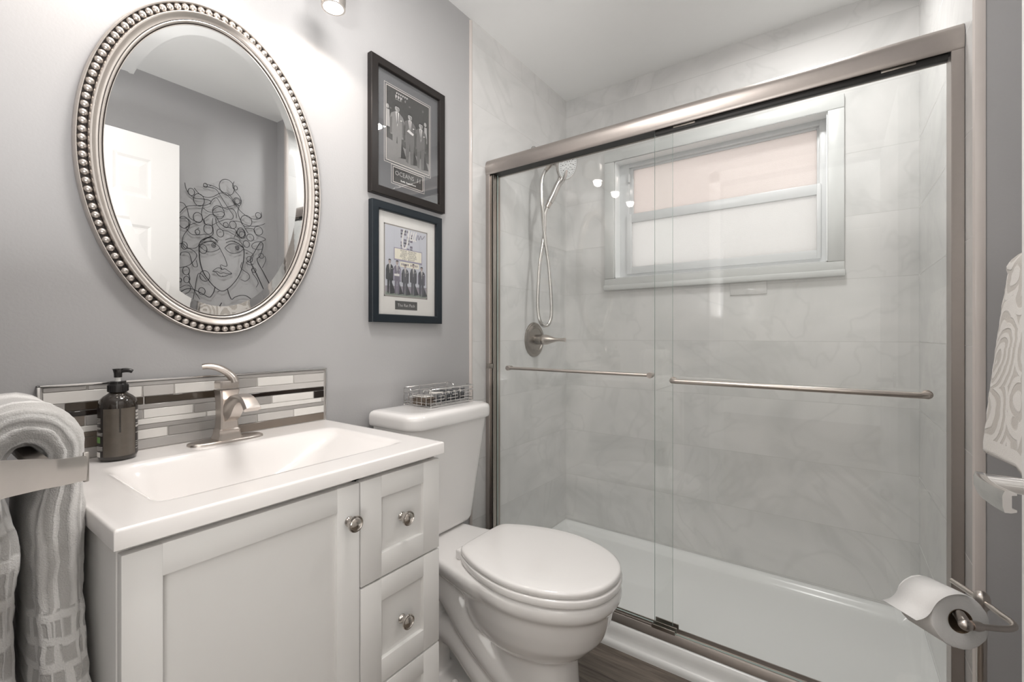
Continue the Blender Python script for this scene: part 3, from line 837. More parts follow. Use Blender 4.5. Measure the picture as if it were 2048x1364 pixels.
ART_THIN = [[(1.009,1.623),(1.042,1.651),(1.07,1.654),(1.096,1.645)],[(1.025,1.626),(1.059,1.636),(1.087,1.631)],[(1.001,1.606),(1.025,1.623),(1.059,1.635),(1.082,1.626),(1.102,1.606),(1.082,1.587),(1.053,1.576),(1.025,1.582),(1.001,1.604)],[(1.128,1.61),(1.149,1.633),(1.176,1.643),(1.207,1.635),(1.228,1.623),(1.207,1.599),(1.176,1.586),(1.149,1.591),(1.129,1.609)],[(1.131,1.657),(1.158,1.671),(1.188,1.67),(1.213,1.657),(1.229,1.626)],[(1.135,1.641),(1.158,1.655),(1.182,1.657)],[(1.102,1.606),(1.119,1.573),(1.131,1.546),(1.14,1.511),(1.125,1.507),(1.109,1.512),(1.106,1.503),(1.111,1.492),(1.115,1.486)],[(1.066,1.47),(1.087,1.49),(1.102,1.493),(1.115,1.485),(1.128,1.492),(1.146,1.482),(1.165,1.468),(1.149,1.46),(1.122,1.446),(1.118,1.45),(1.113,1.445),(1.096,1.451),(1.084,1.465),(1.066,1.47)],[(1.066,1.47),(1.087,1.472),(1.105,1.463),(1.122,1.468),(1.14,1.465),(1.165,1.468)],[(0.934,1.929),(0.94,1.899),(0.955,1.873),(0.982,1.858),(1.02,1.863),(1.048,1.864),(1.058,1.854),(1.042,1.838),(1.02,1.827),(0.977,1.817),(0.94,1.801),(0.911,1.761)],[(0.977,1.912),(1.004,1.885),(1.037,1.876),(1.07,1.889),(1.105,1.917),(1.14,1.925),(1.164,1.906),(1.182,1.877),(1.207,1.883),(1.216,1.899),(1.207,1.923),(1.182,1.95),(1.169,1.973),(1.177,2.002)],[(1.019,1.933),(1.053,1.936),(1.082,1.934),(1.105,1.904),(1.134,1.859),(1.158,1.826),(1.173,1.803),(1.164,1.781),(1.134,1.775),(1.093,1.75),(1.065,1.728),(1.048,1.722),(1.031,1.728),(1.025,1.752),(1.037,1.767),(1.059,1.788),(1.082,1.783),(1.099,1.754),(1.122,1.733),(1.158,1.73),(1.182,1.725),(1.188,1.706),(1.176,1.678)],[(1.031,1.949),(1.065,1.948),(1.093,1.94),(1.122,1.925),(1.146,1.911),(1.17,1.888),(1.194,1.86),(1.213,1.838),(1.244,1.818),(1.276,1.808),(1.309,1.813),(1.329,1.829),(1.329,1.857)],[(1.02,1.827),(1.012,1.787),(1.02,1.751),(1.028,1.727)],[(1.02,1.814),(1.042,1.8),(1.076,1.801),(1.111,1.815),(1.127,1.802),(1.111,1.784),(1.082,1.782),(1.067,1.799),(1.076,1.823),(1.099,1.838),(1.122,1.837),(1.158,1.855),(1.188,1.872),(1.204,1.866),(1.197,1.828),(1.213,1.784),(1.238,1.742),(1.254,1.718)],[(1.053,1.84),(1.065,1.869),(1.084,1.886),(1.099,1.871),(1.116,1.842),(1.14,1.835),(1.17,1.842),(1.188,1.819),(1.189,1.793)],[(0.911,1.819),(0.929,1.817),(0.945,1.79),(0.955,1.749),(0.977,1.735),(1.004,1.732),(1.02,1.751)],[(0.911,1.734),(0.94,1.74),(0.958,1.725),(0.95,1.687),(0.929,1.646),(0.922,1.608),(0.934,1.58),(0.961,1.578),(0.987,1.557),(0.985,1.532),(0.955,1.491),(0.909,1.47)],[(0.934,1.684),(0.955,1.706),(0.987,1.725)],[(0.94,1.685),(0.966,1.659),(1.009,1.664),(1.031,1.671),(1.056,1.663),(1.012,1.633)],[(1.067,1.767),(1.065,1.735),(1.07,1.697),(1.065,1.674),(1.042,1.654)],[(1.082,1.77),(1.087,1.739),(1.111,1.711),(1.146,1.708),(1.182,1.692),(1.207,1.683),(1.225,1.683),(1.238,1.715),(1.219,1.742),(1.2,1.735),(1.194,1.707),(1.207,1.69)],[(1.17,1.772),(1.207,1.776),(1.244,1.764),(1.283,1.765),(1.329,1.781),(1.35,1.795)],[(1.238,1.742),(1.283,1.748),(1.302,1.714),(1.335,1.709),(1.354,1.699),(1.335,1.685),(1.296,1.671),(1.276,1.654),(1.279,1.634),(1.309,1.629),(1.332,1.636)],[(1.229,1.62),(1.257,1.61),(1.283,1.594),(1.27,1.565),(1.244,1.541),(1.266,1.532),(1.283,1.539)],[(0.914,1.537),(0.919,1.553),(0.94,1.559),(0.955,1.552),(0.963,1.523),(0.974,1.487),(0.993,1.489),(0.987,1.52)],[(0.906,1.594),(0.924,1.603),(0.95,1.582),(0.982,1.587),(1.004,1.61)],[(1.219,1.541),(1.213,1.51),(1.232,1.492),(1.257,1.475),(1.26,1.451),(1.238,1.432),(1.213,1.44)],[(1.283,1.526),(1.276,1.491),(1.302,1.452),(1.311,1.426),(1.299,1.401)],[(1.037,1.419),(1.004,1.453),(0.99,1.427),(0.982,1.37),(0.971,1.301)],[(0.95,1.447),(0.958,1.417),(0.955,1.398),(0.977,1.357),(1.004,1.309)],[(0.927,1.325),(0.955,1.349),(0.961,1.374),(0.94,1.382),(0.911,1.364)],[(1.349,1.597),(1.355,1.57),(1.335,1.522)]]
ART_CIRCLES = [(1.072,1.616,0.01,0.0118),(1.072,1.616,0.004,0.0049),(1.194,1.622,0.01,0.0111),(1.194,1.622,0.005,0.0049),(0.964,1.887,0.015,0.0195),(1.0,1.853,0.026,0.0334),(1.031,1.941,0.009,0.0118),(1.139,1.959,0.039,0.0452),(1.185,1.968,0.01,0.0118),(1.194,1.89,0.021,0.023),(1.194,1.892,0.014,0.0153),(1.312,1.836,0.016,0.0167),(1.134,1.742,0.013,0.0153),(1.171,1.751,0.018,0.0209),(1.045,1.702,0.022,0.0278),(0.993,1.676,0.011,0.0139),(0.995,1.755,0.022,0.0278),(0.929,1.716,0.024,0.0313),(1.105,1.691,0.018,0.0223),(1.213,1.711,0.022,0.0244),(1.222,1.702,0.018,0.0195),(1.266,1.694,0.02,0.0209),(1.312,1.743,0.025,0.0264),(1.244,1.652,0.018,0.0195),(0.932,1.592,0.014,0.0195),(1.02,1.587,0.019,0.0244),(0.94,1.458,0.016,0.0223),(1.028,1.44,0.024,0.0292),(1.014,1.355,0.016,0.0195),(0.942,1.411,0.013,0.0174),(1.262,1.564,0.016,0.0174),(1.329,1.594,0.014,0.0153),(1.286,1.502,0.013,0.0139),(0.913,1.406,0.007,0.0097),(1.244,1.788,0.031,0.0334),(1.096,1.807,0.03,0.0362)]
# ================================================================== OVAL MIRROR
MY, MZ = 0.4835, 1.511
MA, MBH = 0.2655, 0.397
mir = thing('wall_mirror', (0.0, MY, MZ), 'oval mirror in a beaded antique-silver frame above the sink', 'mirror')
def ovring(d, x, n=144):
    a, b = MA - d, MBH - d
    return [(x, MY + a * math.cos(t), MZ + b * math.sin(t)) for t in [2 * PI * i / n for i in range(n)]]
def ovloft(prof, m, mi=0):
    m.loft([ovring(d, x) for d, x in prof], mi, False, False)
mb = MB()
ovloft([(0.001, 0.0), (0.0, 0.004), (0.0, 0.016), (0.0008, 0.0195), (0.0026, 0.0215), (0.0045, 0.0205), (0.0052, 0.0165)], mb, 0)
ovloft([(0.0052, 0.0165), (0.0058, 0.0150), (0.0200, 0.0150), (0.0207, 0.0170)], mb, 1)
ovloft([(0.0207, 0.0170), (0.0214, 0.0235), (0.0232, 0.0262), (0.0255, 0.0262), (0.0275, 0.0245), (0.0305, 0.0205), (0.0345, 0.0178), (0.0375, 0.0172)], mb, 0)
ovloft([(0.0375, 0.0172), (0.0378, 0.0150), (0.0388, 0.0150)], mb, 1)
ovloft([(0.0388, 0.0150), (0.0390, 0.0168), (0.0410, 0.0172), (0.0430, 0.0160), (0.0442, 0.0135)], mb, 0)
ovloft([(0.0442, 0.0135), (0.0446, 0.0110), (0.0452, 0.0108), (0.0462, 0.0122)], mb, 1)
ovloft([(0.0462, 0.0122), (0.0475, 0.0120), (0.0475, 0.0050)], mb, 0)
mb.build('frame', [M_SILVER, M_SILVER_DK], mir, smooth=50)
bd = MB()
fine = ovring(0.0128, 0.0165, 2880)
cum = [0.0]
for i in range(1, len(fine) + 1):
    cum.append(cum[-1] + (Vector(fine[i % len(fine)]) - Vector(fine[i - 1])).length)
NB = 118
for k in range(NB):
    s = cum[-1] * k / NB
    i = min(range(0, len(fine)), key=lambda q: abs(cum[q] - s))
    p = fine[i]; t = 2 * PI * i / len(fine)
    tg = Vector((0, -math.sin(t) * MA, math.cos(t) * MBH)).normalized()
    rad = Vector((0, tg.z, -tg.y))
    M = Matrix((( 1, 0, 0), (0, rad.y, tg.y), (0, rad.z, tg.z)))
    bd.ell(p, (0.0076, 0.0079, 0.0076), 14, 10, 0, M)
bd.build('bead_trim', M_SILVER, mir, smooth=80)
g = MB()
g.loft([ovring(0.0470, 0.0075), ovring(0.0475, 0.0111), ovring(0.0690, 0.0118)], 0, True, True)
g.build('mirror_glass', M_MIRROR, mir, smooth=0)

# ================================================================== FRAMED PHOTOGRAPHS
def frame_mesh(y0, y1, z0, z1, w, depth):
    m = MB()
    def rg(d, x): return [(x, y0 + d, z0 + d), (x, y1 - d, z0 + d), (x, y1 - d, z1 - d), (x, y0 + d, z1 - d)]
    m.loft([rg(0.002, 0.001), rg(0.0, 0.003), rg(0.0, depth - 0.002), rg(0.002, depth), rg(w - 0.003, depth), rg(w, depth - 0.002), rg(w, 0.006)], 0, False, False)
    return m
def grey(v, r=0.6):
    return pmat('print_tone', (v, v * 0.985, v * 0.97), r, noise=0.04, nscale=120)
def tone(c):
    return pmat('print_tone', c, 0.6, noise=0.04, nscale=120)
def rect(m, y0, y1, z0, z1, x, mi): m.poly([(x, y0, z0), (x, y1, z0), (x, y1, z1), (x, y0, z1)], mi)
def outline(m, y0, y1, z0, z1, w, x, mi):
    rect(m, y0, y1, z0, z0 + w, x, mi); rect(m, y0, y1, z1 - w, z1, x, mi); rect(m, y0, y0 + w, z0, z1, x, mi); rect(m, y1 - w, y1, z0, z1, x, mi)
WT = Matrix(((0, 0, 1, 0), (1, 0, 0, 0), (0, 1, 0, 0), (0, 0, 0, 1)))   # text lying on the wall, reading along +y
def wtext(x, y, z): return Matrix.Translation((x, y, z)) @ WT

# --- upper: dark mat, black-and-white print
y0, y1, z0, z1 = 0.9245, 1.2665, 1.583, 2.041
pf = thing('picture_frame', (0.0, (y0 + y1) / 2, z0), 'black-framed black-and-white photograph with a dark grey mat, the upper of two', 'picture')
frame_mesh(y0, y1, z0, z1, 0.0285, 0.024).build('frame', M_FRAMEBLK, pf, smooth=20)
M_MATD = pmat('dark_grey_mat_board', (0.115, 0.118, 0.125), 0.8, noise=0.03, nscale=200)
M_MATL = pmat('cream_mat_bevel', (0.62, 0.58, 0.54), 0.7, noise=0.02)
mt = MB()
mt.box(0.006, y0 + 0.02, z0 + 0.02, 0.0095, y1 - 0.02, z1 - 0.02)
PY0, PY1, PZ0, PZ1 = 0.994, 1.194, 1.713, 1.968
outline(mt, PY0 - 0.0085, PY1 + 0.0085, PZ0 - 0.0085, PZ1 + 0.0085, 0.0014, 0.0097, 1)
outline(mt, PY0 - 0.0015, PY1 + 0.0015, PZ0 - 0.0015, PZ1 + 0.0015, 0.0022, 0.0103, 1)
outline(mt, 1.016, 1.170, 1.637, 1.704, 0.0014, 0.0097, 1)
outline(mt, 1.0235, 1.1625, 1.6435, 1.6975, 0.0020, 0.0103, 1)
mt.build('mat', [M_MATD, M_MATL], pf, smooth=0)
ph = MB()
G = [grey(v) for v in (0.018, 0.055, 0.11, 0.19, 0.33, 0.55, 0.035)]
rect(ph, PY0, PY1, PZ0, PZ1, 0.0098, 6)
LIFT = [0.0]
def P1(pts, mi, lift=0):
    LIFT[0] += 0.000006
    x = 0.0099 + LIFT[0]
    ph.poly([(x, PY0 + a * (PY1 - PY0), PZ0 + b * (PZ1 - PZ0)) for a, b in pts], mi)
def disc(f, cx, cy, rx, ry, mi, n=14): f([(cx + rx * math.cos(2 * PI * i / n), cy + ry * math.sin(2 * PI * i / n)) for i in range(n)], mi)
P1([(0, 0), (1, 0), (1, 0.16), (0.6, 0.22), (0, 0.30)], 3)                     # pavement
P1([(0, 0.30), (0.6, 0.22), (1, 0.16), (1, 0.36), (0, 0.42)], 1)
for k in range(16):                                                            # lit windows and passers-by behind
    a = random.random(); b = 0.42 + 0.5 * random.random()
    disc(P1, a, b, 0.012 + 0.02 * random.random(), 0.008 + 0.02 * random.random(), random.choice((2, 3, 1)), 7)
for a in (0.03, 0.90):
    P1([(a - 0.03, 0.45), (a + 0.05, 0.45), (a + 0.04, 0.68), (a - 0.02, 0.68)], 4); disc(P1, a, 0.72, 0.03, 0.03, 4)
def man(f, cx, top, h, w, suit, dark, lean=0.0):
    """standing man in a suit: shadow, legs, jacket, shirt, tie, head, hair"""
    b = top - h
    f([(cx + 0.02, b), (cx + w * 0.9 + 0.06, b + h * 0.03), (cx + w * 0.5, b + h * 0.35), (cx, b + h * 0.3)], 0)
    f([(cx - w * 0.62, b + h * 0.03), (cx - w * 0.25, b), (cx - w * 0.02, b + h * 0.45), (cx - w * 0.62, b + h * 0.48)], suit)
    f([(cx + w * 0.08, b), (cx + w * 0.50, b + h * 0.02), (cx + w * 0.62, b + h * 0.48), (cx, b + h * 0.45)], suit)
    f([(cx - w * 0.9, b + h * 0.40), (cx + w * 0.9, b + h * 0.38), (cx + w * 1.0, b + h * 0.70), (cx + w * 0.78, b + h * 0.80), (cx + w * 0.25, b + h * 0.86), (cx - w * 0.25, b + h * 0.86), (cx - w * 0.78, b + h * 0.80), (cx - w * 1.0, b + h * 0.68)], suit)
    f([(cx - w * 1.0, b + h * 0.42), (cx - w * 0.72, b + h * 0.42), (cx - w * 0.66, b + h * 0.74), (cx - w * 0.95, b + h * 0.70)], dark)
    f([(cx + w * 0.66, b + h * 0.42), (cx + w * 0.95, b + h * 0.42), (cx + w * 0.99, b + h * 0.70), (cx + w * 0.64, b + h * 0.74)], dark)
    f([(cx - w * 0.24, b + h * 0.86), (cx + w * 0.24, b + h * 0.86), (cx + w * 0.03, b + h * 0.58)], 5)
    f([(cx - w * 0.05, b + h * 0.85), (cx + w * 0.05, b + h * 0.85), (cx + w * 0.07, b + h * 0.66), (cx + w * 0.01, b + h * 0.62), (cx - w * 0.03, b + h * 0.66)], 0)
    f([(cx + w * 0.42, b + h * 0.715), (cx + w * 0.64, b + h * 0.72), (cx + w * 0.64, b + h * 0.735), (cx + w * 0.42, b + h * 0.73)], 5)
    disc(f, cx + lean, b + h * 0.925, w * 0.30, h * 0.068, 4)
    f([(cx + lean - w * 0.33, b + h * 0.93), (cx + lean - w * 0.30, b + h * 0.985), (cx + lean, b + h * 1.0), (cx + lean + w * 0.30, b + h * 0.985), (cx + lean + w * 0.33, b + h * 0.93), (cx + lean + w * 0.22, b + h * 0.955), (cx + lean - w * 0.2, b + h * 0.958)], 0)
    f([(cx + lean - w * 0.21, b + h * 0.934), (cx + lean + w * 0.21, b + h * 0.934), (cx + lean + w * 0.17, b + h * 0.925), (cx + lean - w * 0.17, b + h * 0.925)], 2)
    f([(cx + lean + w * 0.02, b + h * 0.925), (cx + lean + w * 0.27, b + h * 0.925), (cx + lean + w * 0.16, b + h * 0.872), (cx + lean + w * 0.06, b + h * 0.868)], 3)
man(P1, 0.24, 0.80, 0.72, 0.165, 3, 2)
man(P1, 0.53, 0.77, 0.72, 0.155, 2, 1)
man(P1, 0.79, 0.72, 0.68, 0.150, 2, 1)
P1([(0.46, 0.50), (0.60, 0.47), (0.62, 0.50), (0.50, 0.535)], 5)
LIFT[0] += 0.00002
for row, (zz, hh, n, y00, cw) in enumerate(((0.955, 0.026, 6, 0.22, 0.046), (0.905, 0.045, 3, 0.20, 0.055), (0.868, 0.012, 5, 0.20, 0.028))):
    for i in range(n):      # blurred sign lettering, too small to read
        q = y00 + i * cw
        P1([(q, zz - hh / 2), (q + cw * 0.3, zz - hh / 2), (q + cw * 0.3, zz + hh / 2), (q, zz + hh / 2)], 5 if row < 2 else 4)
        P1([(q + cw * 0.3, zz), (q + cw * 0.72, zz - hh / 4), (q + cw * 0.72, zz + hh / 2), (q + cw * 0.3, zz + hh / 3)], 4)
ph.build('photograph', G, pf, smooth=0, flip=True)
pl = MB()
rect(pl, 1.025, 1.161, 1.645, 1.696, 0.0099, 0)
pl.text('OCEANS  11', 0.0225, wtext(0.01005, 1.093, 1.677), 1, sx=0.98)
for i in range(17):         # small second line, too small to read
    q = 1.058 + i * 0.0042
    if i != 5: rect(pl, q, q + 0.0028, 1.6525, 1.6525 + (0.0062 if i in (0, 3, 6, 12) else 0.0042), 0.01005, 2)
pl.build('title_plate', [grey(0.022), grey(0.36), grey(0.6)], pf, smooth=0, flip=True)
MB().box(0.0165, y0 + 0.027, z0 + 0.027, 0.0180, y1 - 0.027, z1 - 0.027).build('picture_glass', M_PGLASS, pf, smooth=0)

# --- lower: white mat, tinted print
y0, y1, z0, z1 = 0.928, 1.250, 1.1555, 1.561
pf = thing('picture_frame', (0.0, (y0 + y1) / 2, z0), 'black-framed colour photograph with a white mat, the lower of two', 'picture')
frame_mesh(y0, y1, z0, z1, 0.0275, 0.024).build('frame', M_FRAMEBLU, pf, smooth=20)
M_MATW = pmat('white_mat_board', (0.66, 0.645, 0.62), 0.8, noise=0.02, nscale=200)
M_MATG = pmat('grey_mat_bevel', (0.25, 0.23, 0.215), 0.7, noise=0.02)
mt = MB()
mt.box(0.006, y0 + 0.02, z0 + 0.02, 0.0095, y1 - 0.02, z1 - 0.02)
QY0, QY1, QZ0, QZ1 = 0.990, 1.180, 1.250, 1.490
outline(mt, QY0 - 0.0052, QY1 + 0.0052, QZ0 - 0.0052, QZ1 + 0.0052, 0.0045, 0.0098, 1)
mt.build('mat', [M_MATW, M_MATG], pf, smooth=0)
ph = MB()
TN = [tone(c) for c in ((0.02, 0.022, 0.028), (0.06, 0.06, 0.075), (0.14, 0.125, 0.165), (0.24, 0.215, 0.25), (0.40, 0.31, 0.27), (0.66, 0.64, 0.62), (0.47, 0.48, 0.53), (0.70, 0.66, 0.55), (0.20, 0.235, 0.20), (0.27, 0.25, 0.33))]
rect(ph, QY0, QY1, QZ0, QZ1, 0.0098, 6)
LIFT[0] = 0.0
def P2(pts, mi):
    LIFT[0] += 0.000006
    x = 0.0099 + LIFT[0]
    ph.poly([(x, QY0 + a * (QY1 - QY0), QZ0 + b * (QZ1 - QZ0)) for a, b in pts], mi)
P2([(0, 0), (1, 0), (1, 0.05), (0, 0.05)], 8)
P2([(0, 0.05), (1, 0.05), (1, 0.16), (0, 0.13)], 3)
# lattice sign tower
for r in range(7):
    for cc in range(4):
        if (r * 3 + cc) % 4 != 1:
            a, b = 0.355 + 0.075 * cc, 0.68 + 0.044 * r
            P2([(a, b), (a + 0.062, b), (a + 0.062, b + 0.035), (a, b + 0.035)], 1 if (r + cc) % 2 else 2)
def stroke2(pts, w, mi):
    s = smooth_path([(a, b, 0) for a, b in pts], 5)
    for i in range(len(s) - 1):
        d = (s[i + 1] - s[i]); nn = Vector((-d.y, d.x, 0)).normalized() * w
        P2([(s[i].x + nn.x, s[i].y + nn.y), (s[i].x - nn.x, s[i].y - nn.y), (s[i + 1].x - nn.x, s[i + 1].y - nn.y), (s[i + 1].x + nn.x, s[i + 1].y + nn.y)], mi)
stroke2([(0.44, 0.99), (0.40, 0.86), (0.40, 0.73), (0.45, 0.70), (0.51, 0.78), (0.54, 0.90), (0.555, 0.99)], 0.017, 5)
for a in (0.60, 0.655, 0.71): stroke2([(a + 0.03, 0.985), (a - 0.01, 0.90), (a - 0.01, 0.85), (a + 0.025, 0.86)], 0.012, 5)
stroke2([(0.73, 0.86), (0.78, 0.95), (0.80, 0.88), (0.85, 0.95), (0.88, 0.90), (0.95, 0.96)], 0.006, 2)
P2([(0.195, 0.515), (0.885, 0.505), (0.885, 0.70), (0.195, 0.70)], 9)
P2([(0.212, 0.535), (0.868, 0.530), (0.868, 0.687), (0.212, 0.687)], 7)
LIFT[0] += 0.00002
for i, ln in enumerate(('FRANK  SINATRA', 'DEAN MARTIN', 'SAMMY  DAVIS JR', 'PETER  LAWFORD', 'JOEY  BISHOP')):
    ph.text(ln, 0.0092, wtext(0.0099 + LIFT[0], QY0 + 0.103, QZ0 + 0.1600 - 0.0072 * i), 1, sx=1.05)
P2([(0.34, 0.43), (0.80, 0.43), (0.80, 0.505), (0.34, 0.505)], 7)
for i in range(11):
    if i != 5: P2([(0.37 + i * 0.037, 0.452), (0.392 + i * 0.037, 0.452), (0.392 + i * 0.037, 0.485), (0.37 + i * 0.037, 0.485)], 2)
def man2(cx, top, h, w, suit, dark): man(P2, cx, top, h, w, suit, dark)
man2(0.10, 0.52, 0.50, 0.088, 0, 0)
man2(0.27, 0.515, 0.50, 0.092, 2, 9)
man2(0.46, 0.475, 0.46, 0.088, 1, 0)
man2(0.66, 0.50, 0.48, 0.085, 1, 0)
man2(0.87, 0.475, 0.46, 0.095, 1, 2)
P2([(0.20, 0.285), (0.32, 0.285), (0.32, 0.32), (0.20, 0.315)], 5)
ph.build('photograph', TN, pf, smooth=0, flip=True)
pl = MB()
rect(pl, 1.0335, 1.134, 1.2025, 1.2315, 0.0097, 0)
outline(pl, 1.0325, 1.135, 1.2015, 1.2325, 0.0012, 0.0098, 2)
pl.text('The Rat Pack', 0.0150, wtext(0.0099, 1.084, 1.217), 1, sx=1.0)
pl.build('title_plate', [grey(0.05), grey(0.5), grey(0.18)], pf, smooth=0, flip=True)
MB().box(0.0165, y0 + 0.026, z0 + 0.026, 0.0180, y1 - 0.026, z1 - 0.026).build('picture_glass', M_PGLASS, pf, smooth=0)

# ================================================================== VANITY LIGHT
vl = thing('vanity_light', (0.0, 0.462, 2.10), 'three-lamp nickel light bar above the oval mirror', 'light fixture')
MB().box(0.0, 0.25, 2.085, 0.022, 0.674, 2.165, bev=0.004).build('back_plate', M_NICKEL, vl)
LX = 0.125
for ly in (0.205, 0.462, 0.722):
    sh = MB()
    sh.lathe([(0.0295, 0.000), (0.0315, 0.0), (0.0330, 0.030), (0.0330, 0.085), (0.028, 0.095), (0.0, 0.097), (0.0, 0.094), (0.026, 0.092), (0.031, 0.084), (0.031, 0.030)], (LX, ly, 2.016), n=36)
    so = sh.build('lamp_shade', M_SHADE, vl)
    MB().tube(smooth_path([(0.02, ly, 2.125), (0.07, ly, 2.150), (0.11, ly, 2.140), (LX, ly, 2.110)], 5), 0.007, 10).build('lamp_arm', M_NICKEL, so)
    MB().lathe([(0.0, 0.000), (0.020, 0.0003), (0.0280, 0.0012), (0.0290, 0.005), (0.0, 0.014)], (LX, ly, 2.015), n=32).build('bulb', M_BULB, so)
    d = bpy.data.lights.new('vanity_bulb', 'SPOT')
    d.energy = 2.0; d.color = (1.0, 0.89, 0.80); d.spot_size = math.radians(158); d.spot_blend = 0.35; d.shadow_soft_size = 0.022
    lo = bpy.data.objects.new('vanity_bulb', d); COL.objects.link(lo)
    lo.location = (LX, ly, 2.006)

# ================================================================== WIRE ART (seen in the mirror)
wa = MB()
def wire(l, r, closed=False):
    pts = smooth_path([(1.597, a, b) for a, b in l], 5, closed)
    wa.tube(pts, r, 6, 0, closed)
for l in ART_THICK: wire(l, 0.0022)
for l in ART_THIN: wire(l, 0.0015)
for cy, cz, ry, rz in ART_CIRCLES:
    wire([(cy + ry * math.cos(2 * PI * i / 10), cz + rz * math.sin(2 * PI * i / 10)) for i in range(10)], 0.0016, True)
for yy, zz in ((1.0, 1.70), (1.25, 1.60), (1.1, 1.36), (1.06, 1.95)):
    wa.tube([(1.597, yy, zz), (XR, yy, zz)], 0.0015, 6)
o = wa.build('wire_wall_art', M_WIRE, None, smooth=60)
tag(o, 'black wire line-art face with curly hair on the grey wall, reflected in the mirror', 'wall art')
# ================================================================== TOILET
TC = 1.105     # centre line (y)
toi = thing('toilet', (0.35, TC, 0.0), 'white two-piece toilet with closed lid beside the vanity', 'toilet')
SEATW = [(0.336, 0.0), (0.3365, 0.045), (0.338, 0.085), (0.346, 0.108), (0.38, 0.131), (0.44, 0.157), (0.51, 0.175), (0.57, 0.181), (0.63, 0.175), (0.69, 0.157), (0.74, 0.128), (0.775, 0.092), (0.795, 0.050), (0.802, 0.0)]
OUT = [Vector((x, -w, 0)) for x, w in SEATW] + [Vector((x, w, 0)) for x, w in SEATW[-2:0:-1]]
OUT = smooth_path(OUT, 4, True)
def egg(xb, xf, w, z):
    """seat-shaped outline stretched to run from xb to xf with half width w"""
    return [(xb + (xf - xb) * (p.x - 0.336) / 0.466, TC + p.y / 0.181 * w, z) for p in OUT]
def foot(xb, xf, w, z, pw=0.5):
    n = len(OUT); pts = []
    c0 = (xb + xf) / 2; h = (xf - xb) / 2
    for i in range(n):
        t = 2 * PI * i / n + PI
        c, s = math.cos(t), math.sin(t)
        pts.append((c0 + h * (1 if c >= 0 else -1) * abs(c) ** pw, TC + w * (1 if s >= 0 else -1) * abs(s) ** pw, z))
    return pts
S = 0.0
b = MB()
rings = [
 foot(0.150, 0.655, 0.112, 0.000, 0.6), foot(0.150, 0.655, 0.112, 0.016, 0.6), foot(0.158, 0.648, 0.106, 0.026, 0.6),
 foot(0.40, 0.680, 0.094, 0.060, 0.8), foot(0.42, 0.672, 0.090, 0.120, 0.8), foot(0.41, 0.668, 0.088, 0.185, 0.8),
 foot(0.40, 0.664, 0.088, 0.222, 0.85), egg(0.37, 0.674, 0.098, 0.236), egg(0.36, 0.700, 0.119, 0.246),
 egg(0.352, 0.722, 0.136, 0.268),
 egg(0.345, 0.750, 0.150, 0.300), egg(0.338, 0.765, 0.160, 0.340),
 egg(0.332, 0.774, 0.165, 0.372), egg(0.330, 0.777, 0.167, 0.386), egg(0.327, 0.783, 0.1715, 0.392),
 egg(0.323, 0.791, 0.177, 0.400), egg(0.320, 0.794, 0.1790, 0.408), egg(0.320, 0.794, 0.1790, 0.425),
 egg(0.323, 0.791, 0.176, 0.4335), egg(0.333, 0.781, 0.166, 0.437)]
b.loft(rings)
# deck that carries the tank: narrows down into the trapway
def dk(x0, x1, w0, w1, z, r=0.02):
    return [(x0, TC - w0, z), (x0 + 0.3 * (x1 - x0), TC - w0 * 1.0, z), (x0 + 0.75 * (x1 - x0), TC - (w0 + w1) / 2, z), (x1, TC - w1, z), (x1, TC + w1, z), (x0 + 0.75 * (x1 - x0), TC + (w0 + w1) / 2, z), (x0 + 0.3 * (x1 - x0), TC + w0, z), (x0, TC + w0, z)]
d = MB()
def dkr(x0, x1, w0, w1, z, n=14):
    L = []
    for i in range(n + 1):
        t = i / n; L.append((x0 + (x1 - x0) * t, TC - (w0 + (w1 - w0) * sstep(0.25, 1, t)), z))
    return L + [(a, 2 * TC - y, q) for a, y, q in reversed(L)]
b.loft([dkr(0.20, 0.45, 0.030, 0.060, 0.24), dkr(0.13, 0.47, 0.045, 0.10, 0.31), dkr(0.07, 0.47, 0.085, 0.135, 0.362), dkr(0.045, 0.47, 0.112, 0.160, 0.388), dkr(0.038, 0.47, 0.121, 0.166, 0.412), dkr(0.040, 0.47, 0.120, 0.164, 0.428), dkr(0.048, 0.46, 0.112, 0.156, 0.434)])
# trapway: S-shaped pipe swelling on both sides
for s in (-1, 1):
    o = TC + s * 0.052
    p = smooth_path([(0.60, TC + s * 0.04, 0.105), (0.52, o, 0.120), (0.442, o, 0.157), (0.345, o, 0.225), (0.283, o, 0.288), (0.232, o, 0.318), (0.192, o, 0.295), (0.176, o, 0.21), (0.180, o, 0.11), (0.20, o, 0.02)], 6)
    b.tube(p, [0.040 + 0.012 * math.sin(PI * min(1, i / len(p) * 1.2)) for i in range(len(p))], 20)
    p = smooth_path([(0.55, o, 0.035), (0.47, o - s * 0.006, 0.060), (0.385, o, 0.105), (0.30, o, 0.165), (0.235, o, 0.175), (0.195, o, 0.11), (0.19, o, 0.03)], 6)
    b.tube(p, 0.046, 18)
bowl = b.build('bowl', M_CERAMIC, toi, smooth=60)
rm = bowl.modifiers.new('fuse', 'REMESH'); rm.mode = 'VOXEL'; rm.voxel_size = 0.0048; rm.use_smooth_shade = True
sm = bowl.modifiers.new('glaze', 'SMOOTH'); sm.factor = 0.5; sm.iterations = 16
for s in (-1, 1):
    MB().lathe([(0.015, 0.0), (0.0145, 0.008), (0.012, 0.018), (0.007, 0.025), (0.0, 0.028)], (0.300, TC + s * 0.082, 0.024), n=20).build('bolt_cap', M_SEAT, toi)
